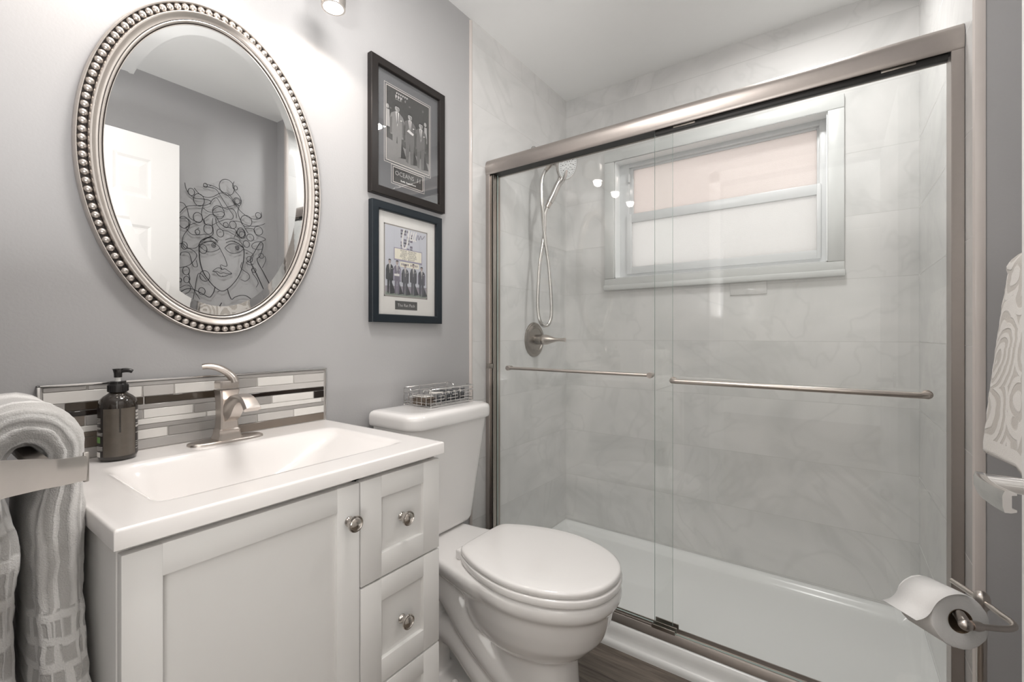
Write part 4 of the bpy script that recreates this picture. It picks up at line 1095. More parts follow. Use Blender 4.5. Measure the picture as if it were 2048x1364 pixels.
# tank
tk = MB()
def rr(x0, x1, y0, y1, rf, rb, z, n=7):
    pts = []
    for cx, cy, r, a0 in ((x1 - rf, y0 + rf, rf, -90), (x1 - rf, y1 - rf, rf, 0), (x0 + rb, y1 - rb, rb, 90), (x0 + rb, y0 + rb, rb, 180)):
        for i in range(n + 1):
            a = math.radians(a0 + 90 * i / n)
            pts.append((cx + r * math.cos(a), cy + r * math.sin(a), z))
    return pts
def tr(t, z, inset=0.0):
    return rr(0.040 - 0.016 * t + inset, 0.176 + 0.048 * t - inset, TC - 0.155 - 0.030 * t + inset, TC + 0.160 + 0.031 * t - inset, 0.042, 0.02, z)
tk.loft([tr(0.0, 0.4335, 0.022), tr(0.0, 0.438, 0.010), tr(0.02, 0.446, 0.003), tr(0.06, 0.458)] + [tr(0.06 + 0.94 * k / 6, 0.458 + 0.364 * k / 6) for k in range(1, 7)])
tk.build('tank', M_CERAMIC, toi, smooth=55)
tl = MB()
def lr(i, z): return rr(0.012 + i, 0.240 - i, TC - 0.194 + i, TC + 0.200 - i, 0.052, 0.022, z)
tl.loft([lr(0.008, 0.819), lr(0.002, 0.820), lr(0.0005, 0.824), lr(0.0, 0.830), lr(0.0, 0.848), lr(0.001, 0.856), lr(0.0045, 0.8625), lr(0.010, 0.8665), lr(0.018, 0.8685), lr(0.04, 0.8695)])
tl.build('tank_lid', M_CERAMIC, toi, smooth=60)
# seat and closed lid
def oval(d, z): return egg(0.337 + d, 0.7940 - d, 0.1785 - d, z)
st = MB()
st.loft([oval(0.006, 0.4385), oval(0.001, 0.4400), oval(0.0, 0.4435), oval(0.0, 0.4560), oval(0.0015, 0.4588), oval(0.006, 0.4602), oval(0.02, 0.4605)])
st.build('seat', M_SEAT, toi, smooth=60)
ld = MB()
def lov(d, z): return egg(0.336 + d, 0.7910 - d, 0.1765 - d, z)
ld.loft([lov(0.007, 0.4612), lov(0.002, 0.4622), lov(0.0, 0.4650), lov(0.0, 0.4725), lov(0.0015, 0.4768), lov(0.005, 0.4795), lov(0.012, 0.4812), lov(0.04, 0.4826), lov(0.09, 0.4838), lov(0.14, 0.4843)])
ld.build('seat_lid', M_SEAT, toi, smooth=60)
for s in (-1, 1):
    hb = MB().box(0.318, TC + s * 0.078 - 0.022, 0.434, 0.352, TC + s * 0.078 + 0.022, 0.464, bev=0.006, seg=3)
    hb.build('hinge', M_SEAT, toi, smooth=50)

# small bin behind the toilet
bn = thing('waste_bin', (0.078, 1.150, 0.0), 'small dark can on the floor by the wall behind the toilet', 'bin')
MB().lathe([(0.0, 0.0), (0.040, 0.0), (0.044, 0.004), (0.050, 0.100), (0.052, 0.104), (0.052, 0.110), (0.0485, 0.111), (0.0475, 0.100), (0.040, 0.006), (0.0, 0.006)], (0.078, 1.150, 0.0), n=40).build('bin_body', M_BIN, bn, smooth=50)

# ================================================================== WIRE BASKET ON THE TANK
KX0, KX1, KY0, KY1, KZ0, KZ1 = 0.035, 0.168, 1.050, 1.262, 0.8745, 0.930
wb = thing('wire_basket', ((KX0 + KX1) / 2, (KY0 + KY1) / 2, 0.8695), 'silver wire basket holding sachets on the toilet tank', 'basket')
m = MB(); r = 0.0014
top = 0.0024
def rectwire(z, rad, inset=0.0):
    m.tube([(KX0 + inset, KY0 + inset, z), (KX1 - inset, KY0 + inset, z), (KX1 - inset, KY1 - inset, z), (KX0 + inset, KY1 - inset, z)], rad, 6, closed=True)
rectwire(KZ0, 0.0018)
rectwire(KZ0 + 0.010, r)
# stepped top rail: corners rise higher than the long middles
for x in (KX0, KX1):
    m.tube([(x, KY0, KZ1 - 0.004), (x, KY0 + 0.004, KZ1), (x, KY1 - 0.004, KZ1), (x, KY1, KZ1 - 0.004)], top, 7)
    m.tube([(x, KY0, KZ1 - 0.014), (x, KY1, KZ1 - 0.014)], r, 6)
    n = 9
    for i in range(n + 1):
        y = KY0 + (KY1 - KY0) * i / n
        m.tube([(x, y, KZ0), (x, y, KZ1 if i % 3 == 0 else KZ1 - 0.014 if i % 2 else KZ0 + 0.030)], r, 6)
    for k in range(3):
        a = KY0 + 0.012 + k * 0.066
        m.tube([(x, a, KZ0 + 0.020), (x, a + 0.052, KZ0 + 0.020), (x, a + 0.052, KZ0 + 0.031), (x, a + 0.024, KZ0 + 0.031)], r, 6)
for y in (KY0, KY1):
    m.tube([(KX0, y, KZ1 - 0.004), (KX0 + 0.004, y, KZ1), (KX0 + 0.030, y, KZ1), (KX0 + 0.036, y, KZ1 - 0.008)], top, 7)
    m.tube([(KX1, y, KZ1 - 0.004), (KX1 - 0.004, y, KZ1), (KX1 - 0.030, y, KZ1), (KX1 - 0.036, y, KZ1 - 0.008)], top, 7)
    m.tube([(KX0, y, KZ1 - 0.018), (KX1, y, KZ1 - 0.018)], r, 6)
    for i in range(7):
        x = KX0 + (KX1 - KX0) * i / 6
        m.tube([(x, y, KZ0), (x, y, KZ1 - (0.0 if i in (0, 6) else 0.008 if i in (2, 4) else 0.018))], r, 6)
    m.tube([(KX0 + 0.02, y, KZ0 + 0.024), (KX0 + 0.06, y, KZ0 + 0.024), (KX0 + 0.06, y, KZ0 + 0.034), (KX0 + 0.10, y, KZ0 + 0.034)], r, 6)
for i in range(1, 12):
    y = KY0 + (KY1 - KY0) * i / 12
    m.tube([(KX0, y, KZ0), (KX1, y, KZ0)], r, 6)
m.build('basket_wires', M_CHROME, wb, smooth=60)
for x in (KX0 + 0.001, KX1 - 0.001):
    for y in (KY0 + 0.001, KY1 - 0.001):
        MB().ell((x, y, 0.8722), (0.0030, 0.0030, 0.0027), 12, 8).build('ball_foot', M_CHROME, wb, smooth=80)
# flat kraft sachets in a pile at the near end
words = ['undermost', 'second from the bottom', 'third from the bottom', 'third from the top', 'second from the top', 'topmost']
for k in range(6):
    z = 0.8765 + 0.0050 * k
    dx, dy = random.uniform(-0.003, 0.003), random.uniform(-0.002, 0.002)
    s = MB()
    s.box(0.064 + dx, 1.056 + dy, z, 0.136 + dx, 1.104 + dy, z + 0.0008)
    s.loft([rr(0.068 + dx, 0.132 + dx, 1.059 + dy, 1.101 + dy, 0.006, 0.006, z + 0.0002), rr(0.070 + dx, 0.130 + dx, 1.061 + dy, 1.099 + dy, 0.006, 0.006, z + 0.0030), rr(0.080 + dx, 0.120 + dx, 1.069 + dy, 1.091 + dy, 0.006, 0.006, z + 0.0044)])
    tag(s.build('sachet', M_SACHK if k < 5 else M_SACHW, None, smooth=40), ('flat brown sachet, ' if k < 5 else 'flat pale sachet, ') + words[k] + ' of the pile in the wire basket', 'sachet', 'sachets lying in the wire basket')
# upright sachets leaning in a row
ordn = ['first', 'second', 'third', 'fourth', 'fifth', 'sixth', 'seventh', 'eighth']
for k in range(8):
    y = 1.125 + 0.0158 * k
    a = math.radians(14 + random.uniform(-4, 4))
    white = k % 2 == 0
    M = Matrix.Translation((0.118 + random.uniform(-0.003, 0.003), y, 0.8762)) @ Matrix.Rotation(math.radians(38), 4, 'Z') @ Matrix.Rotation(-a, 4, 'X')
    h = 0.036 + random.uniform(-0.001, 0.004)
    s = MB()
    s.box(-0.024, 0, 0, 0.024, 0.0008, h, 0, mat=M)
    s.loft([[M @ Vector((x, yy, zz)) for x, zz in ((-w, zc), (w, zc), (w, zd), (-w, zd))] for w, yy, zc, zd in ((0.022, -0.0002, 0.004, h - 0.006), (0.020, -0.0034, 0.007, h - 0.009), (0.014, -0.0042, 0.012, h - 0.013))], 0)
    s.box(-0.0242, -0.0003, h - 0.010, 0.0242, 0.0011, h + 0.0002, 1, mat=M)
    tag(s.build('sachet', [M_SACHB, M_SACHW if white else M_SACHB], None, smooth=40), ('dark sachet with a white top edge, ' if white else 'all-dark sachet, ') + ordn[k] + ' in the upright row in the wire basket', 'sachet', 'sachets standing in the wire basket')
# ================================================================== SHOWER
pan = thing('shower_pan', (0.756, 1.88, 0.0), 'white acrylic shower pan with a rounded front curb', 'shower pan')
m = MB()
CP = [(1.5065, 0.0), (1.5060, 0.010), (1.5070, 0.016), (1.5100, 0.0205), (1.5150, 0.0235), (1.5200, 0.0290), (1.5232, 0.0380), (1.5245, 0.0500), (1.5262, 0.0610), (1.5300, 0.0700), (1.5360, 0.0755), (1.5440, 0.0770), (1.6000, 0.0770), (1.6100, 0.0740), (1.6170, 0.0660), (1.6220, 0.0500), (1.6260, 0.0200), (1.6260, 0.0)]
m.prism(CP, 'x', 0.002, XT - 0.002)
m.build('curb', M_PAN, pan, smooth=45)
def ph_(x, y):
    d = min(x - 0.001, XT - 0.001 - x, YB - 0.001 - y)
    e = 0.064 if d < 0.012 else 0.036 + 0.028 * (1 - sstep(0.012, 0.055, d))
    dr = math.hypot(x - 1.38, y - 1.72)
    return min(e, 0.064) - 0.010 * (1 - sstep(0.0, 0.6, dr)) + 0.0
xs = [0.001, 0.006, 0.012] + [0.018 + 0.0063 * i for i in range(8)] + [0.075 + (XT - 0.15) * i / 30 for i in range(31)] + [XT - 0.018 - 0.0063 * i for i in range(7, -1, -1)] + [XT - 0.012, XT - 0.006, XT - 0.001]
yl = [1.615 + 0.0215 * i for i in range(28)] + [2.206 + 0.006 * i for i in range(9)] + [YB - 0.006, YB - 0.001]
vs = [(x, y, ph_(x, y)) for y in yl for x in xs]
n = len(xs); k = len(yl)
m = MB().add(vs, [(j * n + i, j * n + i + 1, (j + 1) * n + i + 1, (j + 1) * n + i) for j in range(k - 1) for i in range(n - 1)])
m.build('pan_floor', M_PAN, pan, smooth=60)
MB().lathe([(0.0, 0.0), (0.045, 0.0), (0.045, 0.002), (0.040, 0.003), (0.0, 0.003)], (1.38, 1.72, 0.0262), n=32).build('drain_cover', M_CHROME, pan)

fr = thing('shower_door_frame', (0.756, 1.56, 0.077), 'brushed nickel frame of the sliding shower door', 'shower door frame')
hdp = [(1.600, 1.884), (1.575, 1.886), (1.556, 1.884), (1.545, 1.878), (1.5375, 1.868), (1.5345, 1.856), (1.5340, 1.842), (1.5350, 1.828), (1.5365, 1.8175), (1.5390, 1.8150), (1.5430, 1.8165), (1.5430, 1.835), (1.5920, 1.835), (1.5920, 1.816), (1.6000, 1.815)]
MB().prism(hdp, 'x', 0.0065, XT - 0.002).build('header', M_NICKEL_F, fr, smooth=50)
MB().box(0.008, 1.5435, 1.8165, XT - 0.008, 1.5915, 1.8345).build('header_gap_shade', M_BLACKGAP, fr)  # solid black block standing in for shade inside the hollow header
m = MB()
m.prism([(1.536, 0.0772), (1.5365, 0.0815), (1.540, 0.1000), (1.5425, 0.1045), (1.546, 0.1050), (1.548, 0.1040), (1.550, 0.088), (1.562, 0.088), (1.563, 0.098), (1.566, 0.098), (1.567, 0.088), (1.586, 0.088), (1.588, 0.100), (1.592, 0.100), (1.593, 0.0772)], 'x', 0.0065, XT - 0.002)
m.build('bottom_track', M_NICKEL_F, fr, smooth=30)
for side in (0, 1):
    if side == 0:
        pf = [(0.0065, 1.538), (0.0245, 1.538), (0.0260, 1.5395), (0.0260, 1.597), (0.0065, 1.597)]
    else:
        a = XT - 0.002
        pf = [(a, 1.538), (a - 0.022, 1.538), (a - 0.0235, 1.5395), (a - 0.0235, 1.597), (a, 1.597)]
    MB().prism(pf, 'z', 0.105, 1.815).build('jamb', M_NICKEL_F, fr, smooth=20)
m = MB()
m.prism([(0.0262, 1.547), (0.0330, 1.547), (0.0340, 1.560), (0.0370, 1.560), (0.0375, 1.548), (0.0405, 1.548), (0.0405, 1.597), (0.0262, 1.597)], 'z', 0.106, 1.814)
m.build('jamb_channel', M_NICKEL_D, fr, smooth=20)
MB().box(0.018, 1.526, 0.968, 0.042, 1.545, 0.988, bev=0.002).build('bumper', M_NICKEL_D, fr)
m = MB().box(0.738, 1.540, 0.104, 0.817, 1.5445, 0.117, bev=0.001).box(0.738, 1.5610, 0.098, 0.817, 1.5655, 0.117, bev=0.001).box(0.738, 1.5860, 0.098, 0.817, 1.590, 0.117, bev=0.001)
m.build('center_guide', M_NICKEL_D, fr)

def panel(name_label, x0, x1, y, bar, rail, group='sliding glass shower panels'):
    t = thing('shower_door_panel', ((x0 + x1) / 2, y, 0.10), name_label, 'glass door', group)
    g = MB()
    z0, z1 = 0.102, 1.828
    h = 0.003
    v = [(x0, y - h, z0), (x1, y - h, z0), (x1, y - h, z1), (x0, y - h, z1), (x0, y + h, z0), (x1, y + h, z0), (x1, y + h, z1), (x0, y + h, z1)]
    n0 = len(g.v); g.v.extend(v)
    for f, mi in (((0, 1, 2, 3), 0), ((5, 4, 7, 6), 0), ((1, 5, 6, 2), 1), ((4, 0, 3, 7), 1), ((0, 4, 5, 1), 1), ((3, 2, 6, 7), 1)):
        g.f.append(f); g.m.append(mi)
    g.build('glass_pane', [M_GLASS, M_GEDGE], t, smooth=0)
    MB().box(x0 + 0.004, y - 0.0075, rail, x1 - 0.004, y + 0.0075, 1.834, bev=0.001).build('hanger_rail', M_BLACKGAP, t)
    for q in (x0 + 0.10, x1 - 0.10):
        MB().box(q - 0.035, y - 0.0095, rail + 0.008, q + 0.035, y - 0.006, rail + 0.018, bev=0.001).build('roller_bracket', M_NICKEL_D, t)
    bx0, bx1, bz, by_ = bar
    b = MB()
    R = 0.0075
    if by_ < y - 0.04:   # outer panel: bar turned back to the glass at both ends
        p = [(bx0 + 0.004, y - h, bz), (bx0 + 0.004, by_ + 0.014, bz), (bx0 + 0.008, by_ + 0.004, bz), (bx0 + 0.020, by_, bz), (bx1 - 0.020, by_, bz), (bx1 - 0.008, by_ + 0.004, bz), (bx1 - 0.004, by_ + 0.014, bz), (bx1 - 0.004, y - h, bz)]
        b.tube(p, 0.0080, 16)
        for q in (bx0 + 0.004, bx1 - 0.004):
            b.lathe([(0.0, 0.0), (0.0115, 0.0), (0.0115, 0.012), (0.0, 0.013)], (q, y - h - 0.0, bz), (0, -1, 0), 24)
    else:
        b.tube([(bx0, by_, bz), (bx1, by_, bz)], 0.0062, 16)
        for q in (bx0 + 0.004, bx1 - 0.004):
            b.lathe([(0.0, -0.006), (0.0098, -0.006), (0.0102, -0.004), (0.0102, 0.010), (0.0080, 0.014), (0.0080, y - h - by_)], (q, by_, bz), (0, 1, 0), 24)
    b.build('towel_bar', M_NICKEL, t, smooth=45)
    return t
panel('inner sliding glass shower panel at the left, behind the toilet', 0.043, 0.800, 1.576, (0.118, 0.735, 0.9725, 1.545), 1.8185)
panel('outer sliding glass shower panel at the right, with the longer towel bar', 0.745, 1.487, 1.5555, (0.807, 1.447, 0.9600, 1.512), 1.801)

# valve
vv = thing('shower_valve', (0.006, 1.930, 1.090), 'round dark nickel shower valve with lever handle on the tiled end wall', 'shower valve')
MB().lathe([(0.0, 0.0), (0.088, 0.0), (0.0875, 0.004), (0.082, 0.008), (0.0795, 0.0085), (0.077, 0.0075), (0.070, 0.012), (0.062, 0.0135), (0.058, 0.010), (0.050, 0.012), (0.030, 0.014), (0.0, 0.014)], (0.006, 1.930, 1.090), (1, 0, 0), 56).build('escutcheon', M_NICKEL_D, vv, smooth=35)
MB().lathe([(0.026, 0.010), (0.025, 0.014), (0.0245, 0.050), (0.0, 0.050)], (0.006, 1.930, 1.090), (1, 0, 0), 36).build('valve_sleeve', M_NICKEL_D, vv)
hb = MB().lathe([(0.0, 0.051), (0.0235, 0.051), (0.0255, 0.054), (0.0255, 0.070), (0.0235, 0.082), (0.019, 0.096), (0.0145, 0.110), (0.0105, 0.124), (0.0085, 0.138), (0.0080, 0.150), (0.0085, 0.162), (0.0098, 0.174), (0.0100, 0.180), (0.0, 0.182)], (0.006, 1.930, 1.090), (1, 0.0, 0.0), 30)
ho = hb.build('valve_lever', M_NICKEL, vv, smooth=50)

# hand shower on its bracket
hs = thing('hand_shower', (0.006, 1.93, 2.03), 'chrome hand shower with white spray face hanging from its wall bracket', 'shower head')
M_HS = pmat('satin_nickel_shower', (0.62, 0.60, 0.58), 0.22, 1.0, noise=0.02)
HF = Vector((0.182, 1.950, 1.950))
fn = (Vector((0.92, -0.14, -0.36))).normalized()
up = (Vector((0, 0, 1)) - fn * fn.z).normalized()
sd = fn.cross(up).normalized()
hm = MB().lathe([(0.0, -0.034), (0.026, -0.031), (0.052, -0.020), (0.068, -0.006), (0.072, 0.002), (0.071, 0.007), (0.0665, 0.0085)], HF, fn, 48)
hm.build('shower_head', M_HS, hs, smooth=50)
fm = MB().lathe([(0.0660, 0.0070), (0.0645, 0.0095), (0.056, 0.0105), (0.0, 0.0115)], HF, fn, 48)
fo = fm.build('spray_face', M_HEADFACE, hs, smooth=50)
nz = MB()
for rad, cnt, sz in ((0.056, 36, 0.0013), (0.049, 32, 0.0012), (0.039, 10, 0.0030), (0.029, 12, 0.0018), (0.018, 7, 0.0028), (0.0, 1, 0.0025)):
    for i in range(cnt):
        a = 2 * PI * i / cnt + rad * 40
        c = HF + fn * 0.0102 + (sd * math.cos(a) + up * math.sin(a)) * rad
        nz.lathe([(sz, 0.0), (sz * 0.8, 0.0022), (0.0, 0.0024)], c, fn, 8)
nz.build('nozzles', M_NOZZLE, fo, smooth=50)
neck = HF - up * 0.066 - fn * 0.006
hend = Vector((0.104, 1.921, 1.772))
hp = smooth_path([HF - up * 0.030 - fn * 0.014, neck, neck.lerp(hend, 0.3) + Vector((-0.003, 0, 0.0)), neck.lerp(hend, 0.7), hend], 6)
MB().tube(hp, [0.027 - 0.0105 * sstep(0, 0.45, i / (len(hp) - 1)) for i in range(len(hp))], 18).build('handle', M_HS, hs, smooth=60)
MB().lathe([(0.0, -0.030), (0.0125, -0.028), (0.0135, 0.012), (0.0128, 0.014), (0.0, 0.014)], hend, (neck - hend), 20).build('hose_nut', M_NICKEL, hs)
bt = neck + fn * 0.010
MB().ell(bt, (0.010, 0.009, 0.014), 14, 8).build('spray_button', M_NICKEL_D, hs, smooth=70)
br = MB().tube(smooth_path([(0.006, 1.93, 2.045), (0.05, 1.93, 2.05), (0.085, 1.932, 2.03), (0.100, 1.934, 1.990)], 5), 0.0105, 14)
br.lathe([(0.0, 0.0), (0.031, 0.0), (0.029, 0.006), (0.014, 0.012)], (0.006, 1.93, 2.045), (1, 0, 0), 32)
br.ell((0.104, 1.936, 1.978), (0.023, 0.020, 0.026), 18, 12)
br.tube([(0.110, 1.94, 1.978), (0.138, 1.966, 1.965)], 0.016, 16)
br.build('shower_arm', M_HS, hs, smooth=50)
eb = Vector((0.100, 1.915, 1.945))
MB().lathe([(0.0, -0.010), (0.0095, -0.010), (0.0098, 0.0), (0.0105, 0.028), (0.0, 0.028)], eb + Vector((-0.006, -0.008, -0.012)), Vector((0.35, 0.55, 0.8)), 18).build('hose_nut', M_NICKEL, hs)
low = hend + (hend - neck).normalized() * 0.028
e0 = eb + Vector((-0.010, -0.014, -0.020))
hose = smooth_path([low, low + Vector((-0.006, -0.012, -0.035)), (0.090, 1.893, 1.62), (0.082, 1.864, 1.46), (0.079, 1.850, 1.30), (0.082, 1.850, 1.215), (0.090, 1.862, 1.172), (0.101, 1.883, 1.158), (0.112, 1.903, 1.172), (0.118, 1.913, 1.215), (0.117, 1.912, 1.30), (0.110, 1.900, 1.46), (0.098, 1.882, 1.60), (0.086, 1.878, 1.75), e0 + Vector((-0.010, -0.016, -0.05)), e0], 8)
MB().tube(hose, 0.0086, 12).build('hose', M_HS, hs, smooth=70)
# ================================================================== TOWELS AND PAPER
def cloth_object(name, rows, mat, closed_cols, uvs, parent=None, smooth=70):
    """rows: list of rings (same length). uvs: same shape"""
    n = len(rows[0])
    me = bpy.data.meshes.new(name)
    vs = [p for r in rows for p in r]
    fs = []; fuv = []
    cols = n if closed_cols else n - 1
    for i in range(len(rows) - 1):
        for j in range(cols):
            k = (j + 1) % n
            fs.append((i * n + j, i * n + k, (i + 1) * n + k, (i + 1) * n + j))
            u1 = uvs[i][j + 1] if j + 1 < len(uvs[i]) else uvs[i][k]
            u2 = uvs[i + 1][j + 1] if j + 1 < len(uvs[i + 1]) else uvs[i + 1][k]
            fuv.append((uvs[i][j], u1, u2, uvs[i + 1][j]))
    if closed_cols:
        for base, rev in ((0, True), ((len(rows) - 1) * n, False)):
            idx = [base + j for j in range(n)]
            if rev: idx.reverse()
            fs.append(tuple(idx)); fuv.append(tuple((0.0, 0.01) for _ in idx))
    me.from_pydata(vs, [], fs)
    layer = me.uv_layers.new(name='cloth')
    flat = [c for q in fuv for c in q]
    for li, c in zip(layer.data, flat): li.uv = c
    me.materials.append(mat)
    me.shade_smooth(); me.update()
    bm = bmesh.new(); bm.from_mesh(me); bmesh.ops.recalc_face_normals(bm, faces=bm.faces); bm.to_mesh(me); bm.free()
    o = bpy.data.objects.new(name, me); COL.objects.link(o)
    if parent: o.parent = parent
    return o

from mathutils import noise as mnoise
def fuzz(p, amp, fr=60.0):
    return Vector((mnoise.noise(Vector(p) * fr), mnoise.noise(Vector(p) * fr + Vector((7, 3, 1))), mnoise.noise(Vector(p) * fr + Vector((1, 9, 4))))) * amp

# ---- left: nickel towel holder on the doorway wall, towel over its bar
th = thing('towel_holder', (0.50, YF, 0.935), 'brushed nickel towel holder with an arched strip, on the wall left of the vanity', 'towel holder')
p = smooth_path([(0.600, YF + 0.001, 0.953), (0.560, YF + 0.022, 0.954), (0.515, 0.063, 0.953), (0.470, 0.102, 0.943), (0.436, 0.134, 0.933), (0.412, 0.160, 0.928)], 6)
rings = []
for i, q in enumerate(p):
    t = (p[min(i + 1, len(p) - 1)] - p[max(i - 1, 0)]); t.z = 0; t.normalize()
    nr = Vector((t.y, -t.x, 0))
    s = i / (len(p) - 1)
    hh = 0.0245 - 0.0075 * sstep(0.1, 0.9, s)
    w = 0.0022
    prof = [(w, -hh), (w + 0.0012, 0.0), (w, hh - 0.0015), (w - 0.001, hh), (-w, hh), (-w, -hh)]
    rings.append([q + nr * a + Vector((0, 0, c)) for a, c in prof])
MB().loft(rings).build('arched_strip', M_HOLDER, th, smooth=30)
q = p[-1]
MB().box(q.x - 0.005, q.y - 0.0015, q.z - 0.0195, q.x + 0.0015, q.y + 0.0045, q.z + 0.0215, bev=0.0012).build('end_lip', M_HOLDER, th)
MB().box(0.150, 0.107, 0.9375, 0.4470, 0.1255, 0.9490, bev=0.0012).build('towel_bar', M_NICKEL, th)
MB().box(0.140, YF, 0.920, 0.173, YF + 0.006, 0.966, bev=0.002).build('wall_plate', M_NICKEL, th)
MB().box(0.150, YF + 0.004, 0.936, 0.162, 0.120, 0.951, bev=0.002).build('bar_post', M_NICKEL, th)
MB().box(0.575, YF, 0.922, 0.625, YF + 0.006, 0.986, bev=0.002).build('wall_plate', M_NICKEL, th)
M_TOWL = towel_mat('grey_terry_towel', (0.78, 0.77, 0.755), (0.53, 0.52, 0.505), 'blocks')
cy, cz, RR = 0.1100, 0.9440, 0.0385
path = []
for i in range(30): path.append((0.0765 - 0.005 * sstep(22, 29, i), 0.60 + (0.90 - 0.60) * i / 29))
for i in range(1, 26):
    a = PI - PI * i / 26
    path.append((cy + RR * math.cos(a), cz - 0.002 + (RR + 0.008) * math.sin(a)))
for i in range(36): path.append((cy + RR - 0.0065 * sstep(0, 0.2, i / 35), 0.925 - (0.925 - 0.52) * i / 35))
P = [Vector((0, a, b)) for a, b in path]
cum = [0.0]
for i in range(1, len(P)): cum.append(cum[-1] + (P[i] - P[i - 1]).length)
tot = cum[-1]
rows, uvs = [], []
NC = 60
for i, q in enumerate(P):
    t = (P[min(i + 1, len(P) - 1)] - P[max(i - 1, 0)]).normalized()
    nr = Vector((0, -t.z, t.y))
    nr = Vector((0, t.z, -t.y)) * -1
    s = cum[i]
    front = i > 55
    th_ = 0.0205
    x0, x1 = 0.170, 0.376
    if front:
        f = (i - 55) / 36.0
        th_ = 0.0205 + 0.0070 * sstep(0.0, 0.2, f) + 0.0015 * math.sin(f * 9.0)
        x1 = 0.376 + 0.004 * math.sin(f * 4) + 0.050 * sstep(0.35, 0.85, f)
    if 29 < i <= 56: th_ = 0.0205 + 0.0100 * math.sin(PI * (i - 29) / 27)
    elif i < 30:
        f = (29 - i) / 29.0
        th_ = 0.0205 + 0.0060 * sstep(0.0, 0.25, f) + 0.0015 * math.sin(f * 8)
        x1 = 0.376 + 0.012 * math.sin(f * 7)
    ring, ru = [], []
    xm, hw = (x0 + x1) / 2, (x1 - x0) / 2
    per = 0.0
    for j in range(NC + 1):
        a = 2 * PI * j / NC
        c, sn = math.cos(a), math.sin(a)
        sx = hw * (1 if c >= 0 else -1) * abs(c) ** 0.30
        sy = th_ * (1 if sn >= 0 else -1) * abs(sn) ** 0.62
        v = Vector((xm + sx, q.y, q.z)) + nr * sy
        # ribs and soft folds
        v += nr * 0.0022 * math.sin(a * 9 + s * 7)
        v += Vector((1, 0, 0)) * 0.0022 * math.sin(sy / th_ * 7.5 + s * 9) * (abs(c) ** 2)
        v += fuzz(v, 0.0022, 48) + fuzz(v, 0.0012, 170)
        if j < NC: ring.append(v)
        ru.append((j / NC * 0.44, (tot - s) if front else s * 0.6 + 0.02))
    rows.append(ring); uvs.append(ru)
o = cloth_object('towel', rows, M_TOWL, True, uvs)
tag(o, 'folded grey patterned towel over the holder left of the vanity', 'towel')

# ---- right: cream towel on the bar behind the door
tb = thing('towel_rail', (XR, 1.11, 1.235), 'nickel towel rail on the right wall, mostly under the cream towel', 'towel rail')
m = MB().tube([(1.558, 0.935, 1.236), (1.558, 1.290, 1.236)], 0.008, 14)
m.build('towel_bar', M_NICKEL, tb, smooth=60)
for y in (0.95, 1.275):
    MB().tube([(XR, y, 1.236), (1.550, y, 1.236)], 0.0075, 12).lathe([(0.0, 0), (0.022, 0), (0.022, 0.005), (0.012, 0.009)], (XR, y, 1.236), (-1, 0, 0), 24).build('wall_mount', M_NICKEL, tb, smooth=50)
M_TOWR = towel_mat('cream_terry_towel', (0.70, 0.665, 0.63), (0.50, 0.46, 0.42), 'swirl')
path = []
for i in range(16): path.append((1.582, 0.95 + (1.235 - 0.95) * i / 16))
for i in range(0, 15):
    a = PI * i / 14
    path.append((1.558 + 0.024 * math.cos(a), 1.240 + 0.024 * math.sin(a)))
for i in range(1, 46):
    f = i / 45
    path.append((1.536 - 0.028 * f - 0.004 * math.sin(f * 3), 1.240 - 0.355 * f))
P = [Vector((a, 0, b)) for a, b in path]
cum = [0.0]
for i in range(1, len(P)): cum.append(cum[-1] + (P[i] - P[i - 1]).length)
tot = cum[-1]
rows, uvs = [], []
NC = 80
for i, q in enumerate(P):
    t = (P[min(i + 1, len(P) - 1)] - P[max(i - 1, 0)]).normalized()
    nr = Vector((-t.z, 0, t.x))
    s = cum[i]
    y0, y1 = 0.945, 1.300
    f = max(0.0, (i - 30) / 45)
    ht = 0.0085 + 0.003 * f
    ring, ru = [], []
    for j in range(NC + 1):
        a = 2 * PI * j / NC
        c, sn = math.cos(a), math.sin(a)
        yy = (y0 + y1) / 2 + (y1 - y0) / 2 * (1 if c >= 0 else -1) * abs(c) ** 0.25
        sy = ht * (1 if sn >= 0 else -1) * abs(sn) ** 0.5
        v = Vector((q.x, yy, q.z)) + nr * sy
        fold = math.sin((yy - 0.945) * 34 + 0.9) * 0.010 * f
        v.x += fold
        v += fuzz(v, 0.0014, 60) + fuzz(v, 0.0008, 190)
        if j < NC: ring.append(v)
        ru.append((yy, tot - s))
    rows.append(ring); uvs.append(ru)
o = cloth_object('towel', rows, M_TOWR, True, uvs)
tag(o, 'cream towel with a beige swirl pattern hanging at the right wall', 'towel')

# ---- toilet paper stand and roll
PX, PY_ = 1.480, 1.222
stn = thing('paper_stand', (PX, PY_, 0.0), 'freestanding nickel toilet paper stand at the right of the shower curb', 'paper stand')
m = MB().lathe([(0.0, 0.0), (0.068, 0.0), (0.068, 0.006), (0.060, 0.012), (0.020, 0.018), (0.012, 0.026), (0.0085, 0.040)], (PX, PY_, 0.0), n=40)
m.build('base', M_NICKEL, stn, smooth=40)
m = MB().lathe([(0.0075, 0.03), (0.0075, 0.555), (0.0095, 0.558), (0.0095, 0.563), (0.0070, 0.567), (0.0075, 0.590)], (PX, PY_, 0.0), n=20)
m.lathe([(0.006, 0.585), (0.0105, 0.590), (0.0125, 0.600), (0.0125, 0.607), (0.0105, 0.615), (0.006, 0.620), (0.0, 0.622)], (PX, PY_, 0.0), n=24)
m.build('post', M_NICKEL, stn, smooth=50)
RN = Vector((1.434, 1.116, 0.601)); AX = Vector((-0.043, 0.0785, -0.014)).normalized()
RC = RN + AX * 0.045
zr = 0.6035
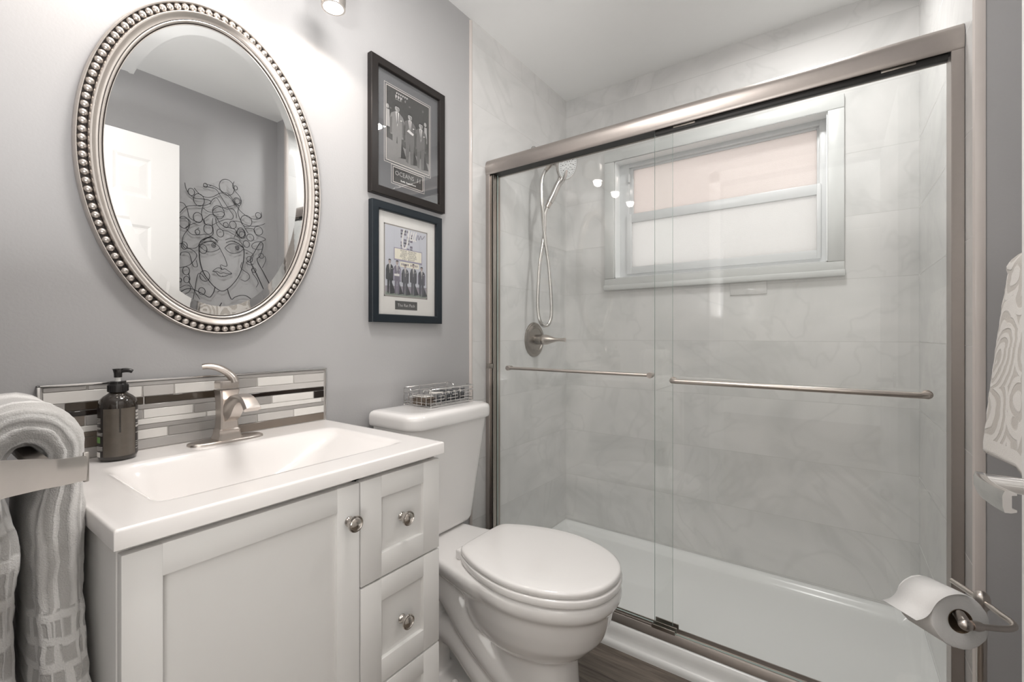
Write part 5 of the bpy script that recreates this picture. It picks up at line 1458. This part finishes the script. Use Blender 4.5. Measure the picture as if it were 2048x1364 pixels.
arm = smooth_path([(1.449, 1.288, zr - 0.001), (PX, PY_, zr), (1.497, 1.180, zr), (1.506, 1.158, zr), (1.504, 1.142, zr - 0.001), (1.490, 1.128, zr - 0.001), (1.465, 1.114, zr), (1.452, 1.106, zr + 0.001)], 6)
MB().tube(arm, 0.0050, 14).build('arm', M_NICKEL, stn, smooth=60)
jn = MB()
j0 = Vector((1.437, 1.098, zr + 0.002))
jn.ell(j0, (0.0105, 0.0095, 0.0095), 18, 12)
jn.tube([(1.459, 1.110, zr + 0.001), (1.452, 1.106, zr + 0.001), (1.445, 1.102, zr + 0.002)], [0.0068, 0.0085, 0.0078], 16)
jn.tube([j0, RN + Vector((0, 0, 0.011)) + AX * 0.004], 0.0090, 16)
jn.tube([RN + Vector((0, 0, 0.011)), RN + Vector((0, 0, 0.011)) + AX * 0.098], 0.0075, 16)
jn.build('spindle', M_NICKEL, stn, smooth=50)

rl = thing('toilet_roll', tuple(RC), 'white toilet paper roll on the stand, its last sheet flaring to the left', 'toilet paper')
u = AX.cross(Vector((0, 0, 1))).normalized(); w = u.cross(AX).normalized()
def rcirc(r, h, n=56, jit=0.0):
    return [RN + AX * h + (u * math.cos(2 * PI * k / n) + w * math.sin(2 * PI * k / n)) * (r + jit * math.sin(k * 2.3) + jit * math.sin(k * 0.9)) for k in range(n)]
RO, RI = 0.0470, 0.0200
b = MB()
b.loft([rcirc(RI, 0.001), rcirc(RI + 0.004, 0.0), rcirc(RI + 0.014, 0.0006), rcirc(RO - 0.004, 0.0, jit=0.0002), rcirc(RO - 0.001, 0.001, jit=0.0003), rcirc(RO, 0.004, jit=0.0003), rcirc(RO, 0.088, jit=0.0003), rcirc(RO - 0.002, 0.091), rcirc(RI, 0.091)], 0, False, False)
b.build('paper', M_PAPER, rl, smooth=50)
MB().loft([rcirc(RI, 0.0005), rcirc(RI - 0.0006, 0.0005), rcirc(RI - 0.0006, 0.0905), rcirc(RI, 0.0905)], 0, False, False).build('cardboard_core', M_CARD, rl, smooth=50)
# loose last sheet: leaves the top of the roll and curls outward to the left
left = Vector((-0.907, -0.42, 0)); 
sh = MB(); rings = []
prof = []
for i in range(15):
    a = math.radians(70 + 88 * i / 14)
    prof.append(((RO + 0.0009) * math.cos(a), (RO + 0.0009) * math.sin(a)))
px_, pz_ = prof[-1]
fl = smooth_path([(px_, pz_, 0), (px_ - 0.0045, pz_ - 0.0080, 0), (px_ - 0.0110, pz_ - 0.0150, 0), (px_ - 0.0190, pz_ - 0.0195, 0), (px_ - 0.0270, pz_ - 0.0220, 0)], 4)
prof += [(q.x, q.y) for q in fl[1:]]
ud = u if u.dot(left) < 0 else -u
for h in (0.0015, 0.045, 0.0895):
    rings.append([RN + AX * h + ud * a + Vector((0, 0, 1)) * c for a, c in prof])
sh.loft(rings, closed=False)
so = sh.build('loose_sheet', M_PAPER, rl, smooth=60)
md = so.modifiers.new('thickness', 'SOLIDIFY'); md.thickness = 0.0004
